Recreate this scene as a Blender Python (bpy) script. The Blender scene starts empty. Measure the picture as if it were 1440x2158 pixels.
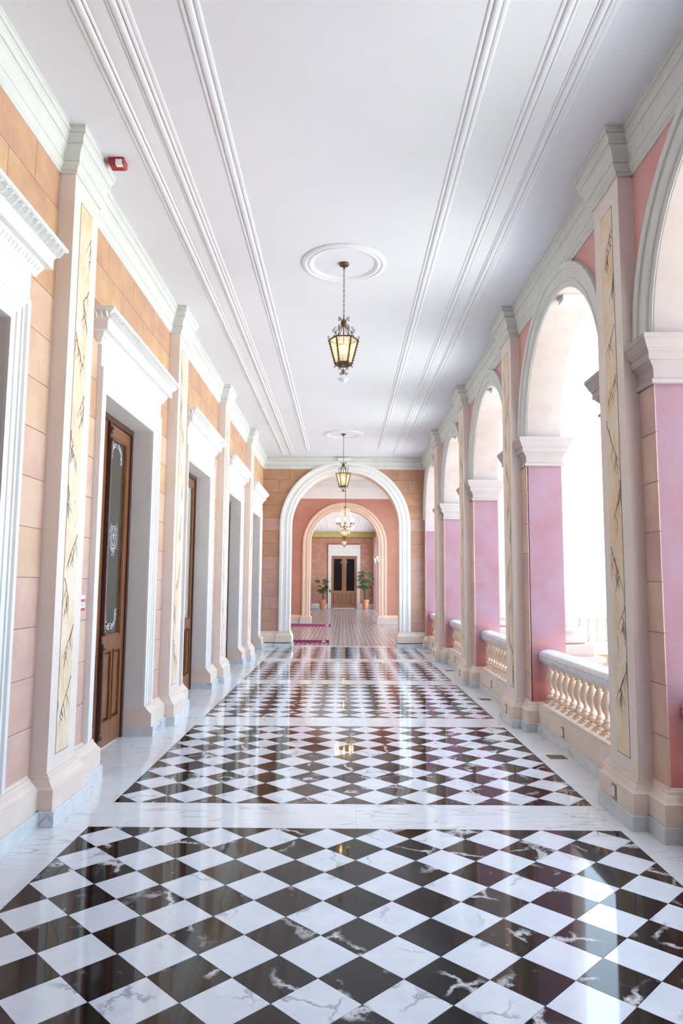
import bpy, bmesh, math, random
from mathutils import Vector, Matrix

# ------------------------------------------------------------------ camera
sc = bpy.context.scene
C = sc.collection
CAM_F, CAM_TILT, CAM_YAW, CAM_ROLL, CAM_H = 1467.2, .1035, -.0031, .0070, 1.5968


def pixel_ray(x, y):
    a, b = x - 720, y - 1079
    cr, sr = math.cos(CAM_ROLL), math.sin(CAM_ROLL)
    a, b = cr * a + sr * b, -sr * a + cr * b
    X, U = a / CAM_F, -b / CAM_F
    ct, st = math.cos(CAM_TILT), math.sin(CAM_TILT)
    cy, sy = math.cos(CAM_YAW), math.sin(CAM_YAW)
    yy, Z = ct - st * U, st + ct * U
    return Vector((cy * X + sy * yy, -sy * X + cy * yy, Z))


cd = bpy.data.cameras.new('camera')
cam = bpy.data.objects.new('camera', cd)
C.objects.link(cam)
cd.sensor_fit = 'VERTICAL'
cd.sensor_height = 36.0
cd.lens = CAM_F * 36.0 / 2158.0
cd.clip_start, cd.clip_end = 0.05, 500
_f = pixel_ray(720, 1079)
_r = (pixel_ray(721, 1079) - _f).normalized()
_u = (pixel_ray(720, 1078) - _f).normalized()
_f.normalize()
mw = Matrix.Identity(4)
for i in range(3):
    mw[i][0], mw[i][1], mw[i][2] = _r[i], _u[i], -_f[i]
mw[2][3] = CAM_H
cam.matrix_world = mw
sc.camera = cam

# ------------------------------------------------------------------ world, sun, exposure
w = bpy.data.worlds.new('sky')
sc.world = w
w.use_nodes = True
bg = w.node_tree.nodes['Background']
bg.inputs[0].default_value = (0.63, 0.81, 1.0, 1)
bg.inputs[1].default_value = 4.0
sd = bpy.data.lights.new('sun', 'SUN')
sd.energy = 24.0
sd.angle = 0.02
sd.color = (1.0, 0.97, 0.92)
so = bpy.data.objects.new('sun', sd)
C.objects.link(so)
so.rotation_euler = Vector((0.52, 0.06, -0.86)).to_track_quat('-Z', 'Y').to_euler()
sc.view_settings.view_transform = 'Standard'
sc.view_settings.look = 'None'
sc.view_settings.gamma = 1.0
sc.view_settings.exposure = 0.48
sc.view_settings.use_curve_mapping = False

random.seed(7)
PI = math.pi

# ------------------------------------------------------------------ dimensions (metres)
PER = 3.29                    # bay
YP0 = 5.07                    # centre of the first pilaster in view
ZC = 4.906                    # ceiling
XL, XR = -2.10, 2.10          # wall faces
YE = 18.0                     # end wall
BAY0 = YP0 + PER / 2          # centre of the bay after the first pilaster
D = 0.35                      # diagonal of a floor tile
FX, FY, FB = 0.083, 4.766, 0.513


# ------------------------------------------------------------------ materials
MAT = {}


def new_mat(name):
    m = bpy.data.materials.new(name)
    m.use_nodes = True
    MAT[name] = m
    nt = m.node_tree
    return m, nt, nt.nodes['Principled BSDF']


def N(nt, t, **kw):
    n = nt.nodes.new(t)
    for k, v in kw.items():
        if k in n.inputs:
            n.inputs[k].default_value = v
        else:
            setattr(n, k, v)
    return n


def ramp(nt, fac, stops):
    r = nt.nodes.new('ShaderNodeValToRGB')
    el = r.color_ramp.elements
    while len(el) < len(stops):
        el.new(0.5)
    for e, (p, c) in zip(el, stops):
        e.position = p
        e.color = (*c, 1) if len(c) == 3 else c
    nt.links.new(fac, r.inputs[0])
    return r


def plaster(name, c1, c2, scale=3.0, rough=0.7, c3=None, bump=0.02, fine=60):
    """mottled paint: two or three tones of one paint"""
    m, nt, b = new_mat(name)
    tc = N(nt, 'ShaderNodeTexCoord')
    oi = N(nt, 'ShaderNodeObjectInfo')
    ad = N(nt, 'ShaderNodeVectorMath', operation='ADD')
    sc_ = N(nt, 'ShaderNodeVectorMath', operation='SCALE')
    sc_.inputs[0].default_value = (13.1, 7.7, 5.3)
    nt.links.new(oi.outputs['Random'], sc_.inputs['Scale'])
    nt.links.new(tc.outputs['Object'], ad.inputs[0])
    nt.links.new(sc_.outputs[0], ad.inputs[1])
    n = N(nt, 'ShaderNodeTexNoise', Scale=scale, Detail=5.0, Roughness=0.6)
    nt.links.new(ad.outputs[0], n.inputs['Vector'])
    st = [(0.32, c1), (0.68, c2)]
    if c3:
        st = [(0.28, c1), (0.52, c2), (0.75, c3)]
    r = ramp(nt, n.outputs['Fac'], st)
    nt.links.new(r.outputs[0], b.inputs['Base Color'])
    b.inputs['Roughness'].default_value = rough
    if bump:
        n2 = N(nt, 'ShaderNodeTexNoise', Scale=float(fine), Detail=3.0)
        nt.links.new(ad.outputs[0], n2.inputs['Vector'])
        bp = N(nt, 'ShaderNodeBump', Strength=0.25, Distance=bump * 0.1)
        nt.links.new(n2.outputs['Fac'], bp.inputs['Height'])
        nt.links.new(bp.outputs[0], b.inputs['Normal'])
    return m


def plain(name, col, rough=0.5, metal=0.0, emit=None, es=0.0):
    m, nt, b = new_mat(name)
    b.inputs['Base Color'].default_value = (*col, 1)
    b.inputs['Roughness'].default_value = rough
    b.inputs['Metallic'].default_value = metal
    if emit:
        b.inputs['Emission Color'].default_value = (*emit, 1)
        b.inputs['Emission Strength'].default_value = es
    return m


def tile_vector(nt):
    """object coordinates shifted by a random per tile"""
    tc = N(nt, 'ShaderNodeTexCoord')
    oi = N(nt, 'ShaderNodeObjectInfo')
    at = N(nt, 'ShaderNodeAttribute', attribute_name='rnd')
    a1 = N(nt, 'ShaderNodeMath', operation='ADD')
    nt.links.new(oi.outputs['Random'], a1.inputs[0])
    nt.links.new(at.outputs['Fac'], a1.inputs[1])
    s = N(nt, 'ShaderNodeVectorMath', operation='SCALE')
    s.inputs[0].default_value = (37.0, 23.0, 11.0)
    nt.links.new(a1.outputs[0], s.inputs['Scale'])
    ad = N(nt, 'ShaderNodeVectorMath', operation='ADD')
    nt.links.new(tc.outputs['Object'], ad.inputs[0])
    nt.links.new(s.outputs[0], ad.inputs[1])
    return ad.outputs[0], a1.outputs[0]


def marble(name, base, cloud, vein, vscale, vwidth, cover, rough=0.05, stretch=(1, 1, 1), ior=1.5):
    m, nt, b = new_mat(name)
    vec, rnd = tile_vector(nt)
    mp = N(nt, 'ShaderNodeMapping')
    mp.inputs['Scale'].default_value = stretch
    mp.inputs['Rotation'].default_value = (0, 0, 0.5)
    nt.links.new(vec, mp.inputs['Vector'])
    nz = N(nt, 'ShaderNodeTexNoise', Scale=5.0, Detail=6.0, Roughness=0.65)
    nt.links.new(mp.outputs[0], nz.inputs['Vector'])
    mx = N(nt, 'ShaderNodeVectorMath', operation='SCALE')
    mx.inputs['Scale'].default_value = 0.22
    nt.links.new(nz.outputs['Color'], mx.inputs[0])
    ad = N(nt, 'ShaderNodeVectorMath', operation='ADD')
    nt.links.new(mp.outputs[0], ad.inputs[0])
    nt.links.new(mx.outputs[0], ad.inputs[1])
    vo = N(nt, 'ShaderNodeTexVoronoi', feature='DISTANCE_TO_EDGE', Scale=vscale)
    nt.links.new(ad.outputs[0], vo.inputs['Vector'])
    ve = ramp(nt, vo.outputs['Distance'], [(0.0, (1, 1, 1)), (vwidth, (0, 0, 0))])
    n2 = N(nt, 'ShaderNodeTexNoise', Scale=3.2, Detail=2.0)
    nt.links.new(vec, n2.inputs['Vector'])
    mk = ramp(nt, n2.outputs['Fac'], [(cover, (0, 0, 0)), (cover + 0.1, (1, 1, 1))])
    mul = N(nt, 'ShaderNodeMath', operation='MULTIPLY')
    nt.links.new(ve.outputs[0], mul.inputs[0])
    nt.links.new(mk.outputs[0], mul.inputs[1])
    n3 = N(nt, 'ShaderNodeTexNoise', Scale=7.0, Detail=7.0, Roughness=0.7)
    nt.links.new(ad.outputs[0], n3.inputs['Vector'])
    bc = ramp(nt, n3.outputs['Fac'], [(0.35, base), (0.7, cloud)])
    mix = N(nt, 'ShaderNodeMix', data_type='RGBA')
    nt.links.new(mul.outputs[0], mix.inputs['Factor'])
    nt.links.new(bc.outputs[0], mix.inputs['A'])
    mix.inputs['B'].default_value = (*vein, 1)
    nt.links.new(mix.outputs['Result'], b.inputs['Base Color'])
    b.inputs['Roughness'].default_value = rough
    b.inputs['IOR'].default_value = ior
    return m


def wood_mat(name, c1, c2):
    m, nt, b = new_mat(name)
    tc = N(nt, 'ShaderNodeTexCoord')
    mp = N(nt, 'ShaderNodeMapping')
    mp.inputs['Scale'].default_value = (9, 9, 0.8)
    nt.links.new(tc.outputs['Object'], mp.inputs['Vector'])
    n = N(nt, 'ShaderNodeTexNoise', Scale=4.0, Detail=6.0, Distortion=1.2)
    nt.links.new(mp.outputs[0], n.inputs['Vector'])
    r = ramp(nt, n.outputs['Fac'], [(0.3, c1), (0.7, c2)])
    nt.links.new(r.outputs[0], b.inputs['Base Color'])
    b.inputs['Roughness'].default_value = 0.28
    return m


plaster('ceiling_paint', (.78, .78, .81), (.81, .81, .84), 0.8, 0.75, bump=0)
plaster('moulding_paint', (.82, .82, .84), (.85, .85, .87), 2, 0.6, bump=0)
plaster('cornice_paint', (.68, .70, .66), (.75, .77, .73), 4, 0.65)
plaster('trim_white', (.84, .84, .82), (.88, .88, .86), 2, 0.5, bump=0)
plaster('pilaster_paint', (.82, .72, .65), (.87, .78, .72), 3, 0.6)
plaster('plinth_paint', (.80, .66, .57), (.86, .74, .65), 4, 0.6)
plaster('reveal_paint', (.76, .73, .70), (.82, .79, .76), 3, 0.7)
plaster('apricot_paint', (.74, .56, .43), (.79, .63, .50), 3, 0.65)
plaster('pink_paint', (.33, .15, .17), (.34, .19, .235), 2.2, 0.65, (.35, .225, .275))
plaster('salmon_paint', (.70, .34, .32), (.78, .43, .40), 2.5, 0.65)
plaster('hall_paint', (.50, .235, .165), (.56, .30, .22), 1.6, 0.6)
plaster('soffit_paint', (.44, .34, .29), (.49, .42, .38), 2.2, 0.7, (.51, .455, .435))
plaster('impost_paint', (.44, .37, .35), (.48, .42, .40), 3, 0.65)
plaster('mortar_paint', (.36, .22, .16), (.42, .27, .2), 6, 0.8)
def shade_stain(m, col, z0, z1):  # redder towards the foot: damp stain plus balustrade shade put into the colour
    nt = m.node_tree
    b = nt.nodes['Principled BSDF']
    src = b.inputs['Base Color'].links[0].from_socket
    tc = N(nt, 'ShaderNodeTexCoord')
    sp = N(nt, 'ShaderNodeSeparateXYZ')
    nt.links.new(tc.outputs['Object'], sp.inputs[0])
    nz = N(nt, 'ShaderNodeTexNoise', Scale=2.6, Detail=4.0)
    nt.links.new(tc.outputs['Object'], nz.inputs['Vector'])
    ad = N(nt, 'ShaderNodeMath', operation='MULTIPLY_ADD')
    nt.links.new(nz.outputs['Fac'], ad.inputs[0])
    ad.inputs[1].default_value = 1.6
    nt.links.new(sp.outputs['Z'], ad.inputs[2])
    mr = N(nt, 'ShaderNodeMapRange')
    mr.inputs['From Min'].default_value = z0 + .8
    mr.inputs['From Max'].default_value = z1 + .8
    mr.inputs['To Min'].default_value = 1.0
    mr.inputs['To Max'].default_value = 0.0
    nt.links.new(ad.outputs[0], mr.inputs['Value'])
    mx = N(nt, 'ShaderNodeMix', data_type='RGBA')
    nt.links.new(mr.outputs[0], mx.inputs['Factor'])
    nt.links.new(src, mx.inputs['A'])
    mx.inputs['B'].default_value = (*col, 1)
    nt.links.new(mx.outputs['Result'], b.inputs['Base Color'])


shade_stain(MAT['pink_paint'], (.52, .19, .17), .5, .98)
BLOCKS = []
for i, (a, b_, c_) in enumerate([((.53, .28, .20), (.62, .39, .22), (.70, .51, .25)), ((.53, .28, .21), (.60, .36, .22), (.67, .45, .26)),
                                 ((.64, .41, .33), (.71, .48, .37), (.75, .56, .41)), ((.62, .39, .33), (.69, .46, .38), (.74, .54, .42)),
                                 ((.58, .37, .34), (.66, .44, .39), (.72, .51, .43)), ((.62, .38, .27), (.69, .48, .33), (.75, .58, .39))]):
    BLOCKS.append(plaster('block_paint_%d' % i, a, b_, 3.0, 0.6, c_))
EBLOCKS = []
for i, (a, b_, c_) in enumerate([((.44, .21, .115), (.50, .27, .145), (.55, .34, .175)), ((.46, .235, .15), (.51, .29, .18), (.55, .34, .21)),
                                 ((.50, .29, .23), (.55, .35, .27), (.60, .41, .31)), ((.48, .28, .25), (.54, .35, .30), (.59, .41, .34))]):
    EBLOCKS.append(plaster('end_block_paint_%d' % i, a, b_, 3.0, 0.6, c_))
plaster('back_block_paint', (.52, .24, .16), (.58, .32, .23), 2.5, 0.6, (.64, .40, .32))
plaster('panel_paint', (.80, .56, .30), (.86, .70, .48), 4, 0.55, (.90, .82, .72))
plain('vein_paint', (.26, .16, .14), 0.7)
plain('line_paint', (.24, .17, .14), 0.7)
plain('wisp_paint', (.90, .86, .80), 0.7)
marble('black_marble', (.009, .007, .007), (.028, .021, .020), (.75, .74, .76), 3.2, 0.055, 0.53, ior=1.36)
marble('white_marble', (.72, .76, .84), (.83, .86, .92), (.36, .38, .46), 3.0, 0.035, 0.53)
marble('strip_marble', (.74, .77, .82), (.85, .87, .91), (.50, .52, .56), 2.2, 0.05, 0.5, 0.07, (1, 5, 1))
marble('base_marble', (.62, .66, .68), (.74, .77, .79), (.42, .46, .5), 3.0, 0.05, 0.5, 0.25)
marble('rail_marble', (.66, .68, .70), (.80, .81, .83), (.40, .43, .48), 5.0, 0.05, 0.45, 0.3)
plain('grout', (.30, .27, .24), 0.6)
wood_mat('door_wood', (.15, .052, .020), (.34, .14, .055))
wood_mat('dark_wood', (.05, .018, .012), (.09, .03, .02))
wood_mat('back_door_wood', (.30, .15, .08), (.42, .24, .14))
plain('door_glass', (.085, .080, .062), 0.04)
plain('pale_glass', (.52, .55, .47), 0.06)  # paler pane tone for the third door
plain('dark_glass', (.012, .012, .014), 0.04)
plain('etched_glass', (.50, .56, .58), 0.5)
plain('bronze', (.15, .10, .048), 0.42, 0.8)
plain('brass', (.34, .25, .10), 0.35, 0.9)
plain('bright_brass', (.80, .62, .30), 0.2, 1.0)
plain('candle_glow', (1, .85, .6), 0.5, 0, (1.0, .74, .38), 22)
plain('alarm_red', (.33, .016, .012), 0.25)
plain('alarm_lens', (.88, .88, .9), 0.1)
plain('sign_red', (.55, .06, .10), 0.4)
plain('white_plastic', (.84, .85, .88), 0.35)
plain('socket_metal', (.32, .30, .22), 0.4, 0.5)
plain('magenta_vinyl', (.48, .075, .23), 0.35)
plain('magenta_dark', (.25, .015, .10), 0.4)
plaster('terracotta', (.52, .22, .11), (.62, .29, .16), 5, 0.75)
plain('soil', (.06, .04, .03), 0.9)
plain('leaf_green', (.045, .11, .035), 0.45)
plain('stem_brown', (.10, .07, .05), 0.8)
plaster('baluster_stone', (.74, .55, .42), (.82, .65, .53), 6, 0.6)
plaster('exterior_stone', (.48, .37, .33), (.54, .44, .40), 3, 0.7)
plaster('yellow_band', (.22, .13, .03), (.27, .18, .05), 2, 0.7)
plaster('facade_paint', (.82, .76, .70), (.86, .81, .76), 0.6, 0.8)
plaster('wing_stone', (.40, .33, .28), (.46, .39, .34), 2, 0.8)
plaster('wing_pink', (.24, .13, .13), (.28, .17, .17), 2, 0.8)
plaster('facade_shade_paint', (.50, .42, .40), (.56, .48, .45), 0.6, 0.8)  # darker facade tone for the added light-blocking wing
plaster('ground_stone', (.60, .59, .56), (.68, .67, .64), 0.5, 0.85)
plaster('green_cornice', (.62, .55, .16), (.68, .62, .24), 3, 0.6)
plain('crystal', (.85, .82, .62), 0.1)


def lantern_glass(name):
    m, nt, b = new_mat(name)
    nt.nodes.remove(b)
    out = nt.nodes['Material Output']
    tr = N(nt, 'ShaderNodeBsdfTransparent')
    tr.inputs[0].default_value = (1, .96, .86, 1)
    tl = N(nt, 'ShaderNodeBsdfTranslucent')
    tl.inputs[0].default_value = (.95, .86, .62, 1)
    mx = N(nt, 'ShaderNodeMixShader', Fac=0.38)
    nt.links.new(tr.outputs[0], mx.inputs[1])
    nt.links.new(tl.outputs[0], mx.inputs[2])
    nt.links.new(mx.outputs[0], out.inputs[0])


lantern_glass('amber_glass')


def hall_floor_mat():
    m, nt, b = new_mat('hall_tiles')
    tc = N(nt, 'ShaderNodeTexCoord')
    sp = N(nt, 'ShaderNodeSeparateXYZ')
    nt.links.new(tc.outputs['Object'], sp.inputs[0])
    ch = N(nt, 'ShaderNodeTexChecker', Scale=9.0)
    ch.inputs['Color1'].default_value = (.46, .40, .38, 1)
    ch.inputs['Color2'].default_value = (.26, .20, .20, 1)
    mp = N(nt, 'ShaderNodeMapping')
    mp.inputs['Scale'].default_value = (1, 0.25, 0)
    nt.links.new(tc.outputs['Object'], mp.inputs['Vector'])
    nt.links.new(mp.outputs[0], ch.inputs['Vector'])
    wv = N(nt, 'ShaderNodeTexWave', Scale=2.5, bands_direction='X')
    nt.links.new(tc.outputs['Object'], wv.inputs['Vector'])
    r = ramp(nt, wv.outputs['Fac'], [(0.35, (.27, .21, .21)), (0.65, (.42, .36, .34))])
    mx = N(nt, 'ShaderNodeMix', data_type='RGBA', Factor=0.75)
    nt.links.new(ch.outputs['Color'], mx.inputs['A'])
    nt.links.new(r.outputs[0], mx.inputs['B'])
    nt.links.new(mx.outputs['Result'], b.inputs['Base Color'])
    b.inputs['Roughness'].default_value = 0.2
    b.inputs['IOR'].default_value = 1.35


hall_floor_mat()


# ------------------------------------------------------------------ mesh helpers
class MB:
    """collects faces, links them as one mesh object"""

    def __init__(s):
        s.v, s.f, s.mi = [], [], []

    def add(s, verts, faces, mi=0):
        o = len(s.v)
        s.v += [tuple(p) for p in verts]
        for f in faces:
            s.f.append([i + o for i in f])
            s.mi.append(mi)
        return s

    def box(s, x0, x1, y0, y1, z0, z1, mi=0):
        return s.add([(x0, y0, z0), (x1, y0, z0), (x1, y1, z0), (x0, y1, z0),
                      (x0, y0, z1), (x1, y0, z1), (x1, y1, z1), (x0, y1, z1)],
                     [(0, 3, 2, 1), (4, 5, 6, 7), (0, 1, 5, 4), (1, 2, 6, 5), (2, 3, 7, 6), (3, 0, 4, 7)], mi)

    def cham(s, x0, x1, y0, y1, z0, z1, c, axis=0, mi=0):
        """box whose +axis (c>0) or -axis (c<0) face is chamfered by |c|"""
        lo, hi = [x0, y0, z0], [x1, y1, z1]
        a = axis
        o = [i for i in range(3) if i != a]
        k = abs(c)
        back, front = (lo[a], hi[a]) if c > 0 else (hi[a], lo[a])
        mid = front - k if c > 0 else front + k
        vs = []
        for (pos, ins) in ((back, 0), (mid, 0), (front, k)):
            for (p, q) in ((0, 0), (1, 0), (1, 1), (0, 1)):
                v = [0, 0, 0]
                v[a] = pos
                v[o[0]] = (hi[o[0]] - ins) if p else (lo[o[0]] + ins)
                v[o[1]] = (hi[o[1]] - ins) if q else (lo[o[1]] + ins)
                vs.append(v)
        fs = [(0, 1, 2, 3), (8, 9, 10, 11)]
        for r in (0, 4):
            for i in range(4):
                j = (i + 1) % 4
                fs.append((r + i, r + j, r + 4 + j, r + 4 + i))
        return s.add(vs, fs, mi)

    def poly_prism(s, pts, mapf, w0, w1, mi=0):
        n = len(pts)
        vs = [mapf(a, b, w0) for a, b in pts] + [mapf(a, b, w1) for a, b in pts]
        fs = [list(range(n)), list(range(n, 2 * n))]
        for i in range(n):
            j = (i + 1) % n
            fs.append((i, j, n + j, n + i))
        return s.add(vs, fs, mi)

    def sweep(s, path, prof, mapf, closed=False, mi=0, caps=True):
        """profile (u, w): u offset to the left of the path, w third coordinate"""
        n, m = len(path), len(prof)
        rings = []
        for i, (a, b) in enumerate(path):
            def dirn(p, q):
                d = Vector((q[0] - p[0], q[1] - p[1]))
                return d.normalized()
            ds = []
            if i > 0 or closed:
                ds.append(dirn(path[i - 1], path[i]))
            if i < n - 1 or closed:
                ds.append(dirn(path[i], path[(i + 1) % n]))
            ns = [Vector((-d.y, d.x)) for d in ds]
            if len(ns) == 2:
                mvec = (ns[0] + ns[1])
                mvec = mvec / max(1e-6, mvec.dot(ns[0]))
            else:
                mvec = ns[0]
            rings.append([mapf(a + mvec.x * u, b + mvec.y * u, w_) for (u, w_) in prof])
        vs = [p for r in rings for p in r]
        fs = []
        for i in range(n if closed else n - 1):
            k = (i + 1) % n
            for j in range(m):
                j2 = (j + 1) % m
                fs.append((i * m + j, i * m + j2, k * m + j2, k * m + j))
        if caps and not closed:
            fs.append(list(range(m)))
            fs.append(list(range((n - 1) * m, n * m)))
        return s.add(vs, fs, mi)

    def lathe(s, prof, cx=0, cy=0, cz=0, seg=16, mi=0):
        vs, fs = [], []
        for (r, z) in prof:
            for k in range(seg):
                a = 2 * PI * k / seg
                vs.append((cx + r * math.cos(a), cy + r * math.sin(a), cz + z))
        for i in range(len(prof) - 1):
            for k in range(seg):
                k2 = (k + 1) % seg
                fs.append((i * seg + k, i * seg + k2, (i + 1) * seg + k2, (i + 1) * seg + k))
        if prof[0][0] > 1e-5:
            fs.append(list(range(seg)))
        if prof[-1][0] > 1e-5:
            fs.append(list(range((len(prof) - 1) * seg, len(prof) * seg)))
        return s.add(vs, fs, mi)

    def tube(s, pts, r, seg=6, mi=0, closed=False):
        pts = [Vector(p) for p in pts]
        n = len(pts)
        rad = r if isinstance(r, (list, tuple)) else [r] * n
        vs, fs = [], []
        for i, p in enumerate(pts):
            if closed:
                t = pts[(i + 1) % n] - pts[i - 1]
            else:
                t = pts[min(i + 1, n - 1)] - pts[max(i - 1, 0)]
            t.normalize()
            h = Vector((0, 0, 1)) if abs(t.z) < 0.9 else Vector((1, 0, 0))
            a = t.cross(h).normalized()
            b = t.cross(a)
            for k in range(seg):
                g = 2 * PI * k / seg
                vs.append(p + a * math.cos(g) * rad[i] + b * math.sin(g) * rad[i])
        for i in range(n if closed else n - 1):
            i2 = (i + 1) % n
            for k in range(seg):
                k2 = (k + 1) % seg
                fs.append((i * seg + k, i * seg + k2, i2 * seg + k2, i2 * seg + k))
        if not closed:
            fs.append(list(range(seg)))
            fs.append(list(range((n - 1) * seg, n * seg)))
        return s.add(vs, fs, mi)

    def mesh(s, name, mats, smooth=0.0):
        me = bpy.data.meshes.new(name)
        me.from_pydata(s.v, [], s.f)
        for m in (mats if isinstance(mats, (list, tuple)) else [mats]):
            me.materials.append(MAT[m] if isinstance(m, str) else m)
        me.polygons.foreach_set('material_index', s.mi)
        bm = bmesh.new()
        bm.from_mesh(me)
        bmesh.ops.recalc_face_normals(bm, faces=bm.faces)
        if smooth:
            for f in bm.faces:
                f.smooth = True
            for e in bm.edges:
                if len(e.link_faces) == 2 and e.calc_face_angle(0) > smooth:
                    e.smooth = False
        bm.to_mesh(me)
        bm.free()
        me.update()
        return me

    def build(s, name, mats, parent=None, loc=None, smooth=0.0):
        return put(name, s.mesh(name, mats, smooth), parent, loc)


def put(name, me, parent=None, loc=None, rot=None):
    o = bpy.data.objects.new(name, me)
    C.objects.link(o)
    if parent:
        o.parent = parent
    if loc:
        o.location = loc
    if rot:
        o.rotation_euler = rot
    return o


def tag(o, label, cat, group=None, kind=None):
    o['label'] = label
    o['category'] = cat
    if group:
        o['group'] = group
    if kind:
        o['kind'] = kind
    return o


def thing(name, label, cat, loc=(0, 0, 0), group=None, kind=None, rot=None):
    o = bpy.data.objects.new(name, None)
    C.objects.link(o)
    o.location = loc
    if rot:
        o.rotation_euler = rot
    o.empty_display_size = 0.1
    return tag(o, label, cat, group, kind)


def copy_tree(o, parent=None):
    c = o.copy()
    C.objects.link(c)
    c.parent = parent
    for ch in list(o.children):
        copy_tree(ch, c)
    return c


def plan(a, b, w_):
    return (a, b, w_)


def arc(cx, cz, r, a0, a1, n):
    return [(cx + r * math.cos(a0 + (a1 - a0) * i / n), cz + r * math.sin(a0 + (a1 - a0) * i / n)) for i in range(n + 1)]


def arch_path(c, r, zs, z0, n=28):
    """up the left jamb, over the arch, down the right jamb; left normal points outwards"""
    return [(c - r, z0)] + arc(c, zs, r, PI, 0, n) + [(c + r, z0)]


# ------------------------------------------------------------------ floor
def diamond(h, t, cut=(-9, 9, -9, 9)):
    pts = [(h, 0), (0, h), (-h, 0), (0, -h)]

    def clip(poly, ax, lim, sgn):
        out = []
        for i in range(len(poly)):
            p, q = poly[i], poly[(i + 1) % len(poly)]
            ip, iq = sgn * p[ax] <= sgn * lim, sgn * q[ax] <= sgn * lim
            if ip:
                out.append(p)
            if ip != iq:
                k = (lim - p[ax]) / (q[ax] - p[ax])
                out.append((p[0] + (q[0] - p[0]) * k, p[1] + (q[1] - p[1]) * k))
        return out
    x0, x1, y0, y1 = cut
    pts = clip(pts, 0, x0, -1)
    pts = clip(pts, 0, x1, 1)
    pts = clip(pts, 1, y0, -1)
    pts = clip(pts, 1, y1, 1)
    return pts


floor = thing('floor', 'polished marble corridor floor of black and white diamond tiles with white bands', 'floor', kind='structure')
MB().box(-2.62, 2.5, -1.3, YE + .46, -0.20, -0.004).build('screed', 'grout', floor)
HT = D / 2 - 0.0018
tile_mesh = {}
rest = MB()
rest_rnd = []
n_tiles = 0
for fi in range(-1, 5):
    ynear = FY - 2.8 + fi * (2.8 + FB)
    cells = []
    for j in range(9):
        for i in range(11):
            cells.append((j, i - 5, 0, j * 1.0))
    for j in range(8):
        for i in range(10):
            cells.append((j + .5, i - 4.5, 1, j + .5))
    cells.sort(key=lambda c: (c[0], c[1]))
    for (j, i, col, _) in cells:
        cx, cy = FX + i * D, ynear + j * D
        cut = (-9 if i > -4.9 else 0.0009, 9 if i < 4.9 else -0.0009, -9 if j > .1 else 0.0009, 9 if j < 7.9 else -0.0009)
        if fi in (0, 1) and n_tiles < 300:
            key = (col, cut)
            if key not in tile_mesh:
                mb = MB()
                mb.poly_prism(diamond(HT, 0, cut), plan, -0.012, 0.0)
                tile_mesh[key] = mb.mesh('tile', ['black_marble', 'white_marble'][col])
            put(['black_tile', 'white_tile'][col], tile_mesh[key], floor, (cx, cy, 0))
            n_tiles += 1
        else:
            pts = [(cx + a, cy + b) for a, b in diamond(HT, 0, cut)]
            rest.poly_prism(pts, plan, -0.012, 0.0, col)
            rest_rnd.append((len(pts) + 2, len(pts) * 2, random.random()))
ro = rest.build('tile_field', ['black_marble', 'white_marble'], floor)
ro['kind'] = 'stuff'
at = ro.data.attributes.new('rnd', 'FLOAT', 'POINT')
vals = []
for (_, nv, r_) in rest_rnd:
    vals += [r_] * nv
at.data.foreach_set('value', vals)


def slab(x0, x1, y0, y1, name='border_slab'):
    mb = MB()
    cx, cy = (x0 + x1) / 2, (y0 + y1) / 2
    g = 0.0007
    mb.box(x0 - cx + g, x1 - cx - g, y0 - cy + g, y1 - cy - g, -0.012, 0)
    return mb.build(name, 'strip_marble', floor, (cx, cy, 0))


fx0, fx1 = FX - 5 * D, FX + 5 * D
for fi in range(0, 5):
    yb = FY + (fi - 1) * (2.8 + FB)
    slab(fx0, FX + 0.02, yb, yb + FB, 'band_slab')
    slab(FX + 0.02, fx1, yb, yb + FB, 'band_slab')
slab(fx0, fx1, FY + 3 * (2.8 + FB) + 2.8 + FB, YE + .46, 'band_slab')
y = -1.3
while y < YE + .4:
    y2 = min(y + PER / 2, YE + .46)
    slab(-2.06, fx0, y, y2)
    slab(fx1, 2.2, y + .0, y2)
    y = y2
for k in range(-1, 4):
    slab(-2.36, -2.06, BAY0 + k * PER - .78, BAY0 + k * PER + .78, 'threshold_slab')

hf = MB()
hf.box(-2.6, 2.6, YE + .46, 50, -0.2, -0.001)
o = hf.build('floor_hall', 'hall_tiles')
tag(o, 'striped brown and beige small-tile floor beyond the first arch', 'floor', kind='structure')

# ------------------------------------------------------------------ ceiling
ceil = thing('ceiling', 'flat white plaster ceiling with long moulded strips and round medallions', 'ceiling', kind='structure')
MB().box(-2.7, 2.6, -1.3, YE + .46, ZC, 5.7).build('ceiling_slab', 'ceiling_paint', ceil)


def ceil_strip(x0, x1, y0, y1, parts, parent, z=ZC, name='moulded_strip'):
    """row of half-round and flat beads hanging from the ceiling"""
    mb = MB()
    wd = x1 - x0
    for (a, b, h) in parts:
        xa, xb = x0 + a * wd, x0 + b * wd
        n = 6
        pts = [(xa, z + .01), (xb, z + .01), (xb, z - h * .35)]
        pts += [((xa + xb) / 2 + (xb - xa) / 2 * .92 * math.cos(PI * i / n), z - h * .4 - h * .6 * math.sin(PI * i / n)) for i in range(n + 1)]
        pts += [(xa, z - h * .35)]
        mb.poly_prism(pts, lambda p, q, w_: (p, w_, q), y0, y1)
    return mb.build(name, 'moulding_paint', parent)


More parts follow.
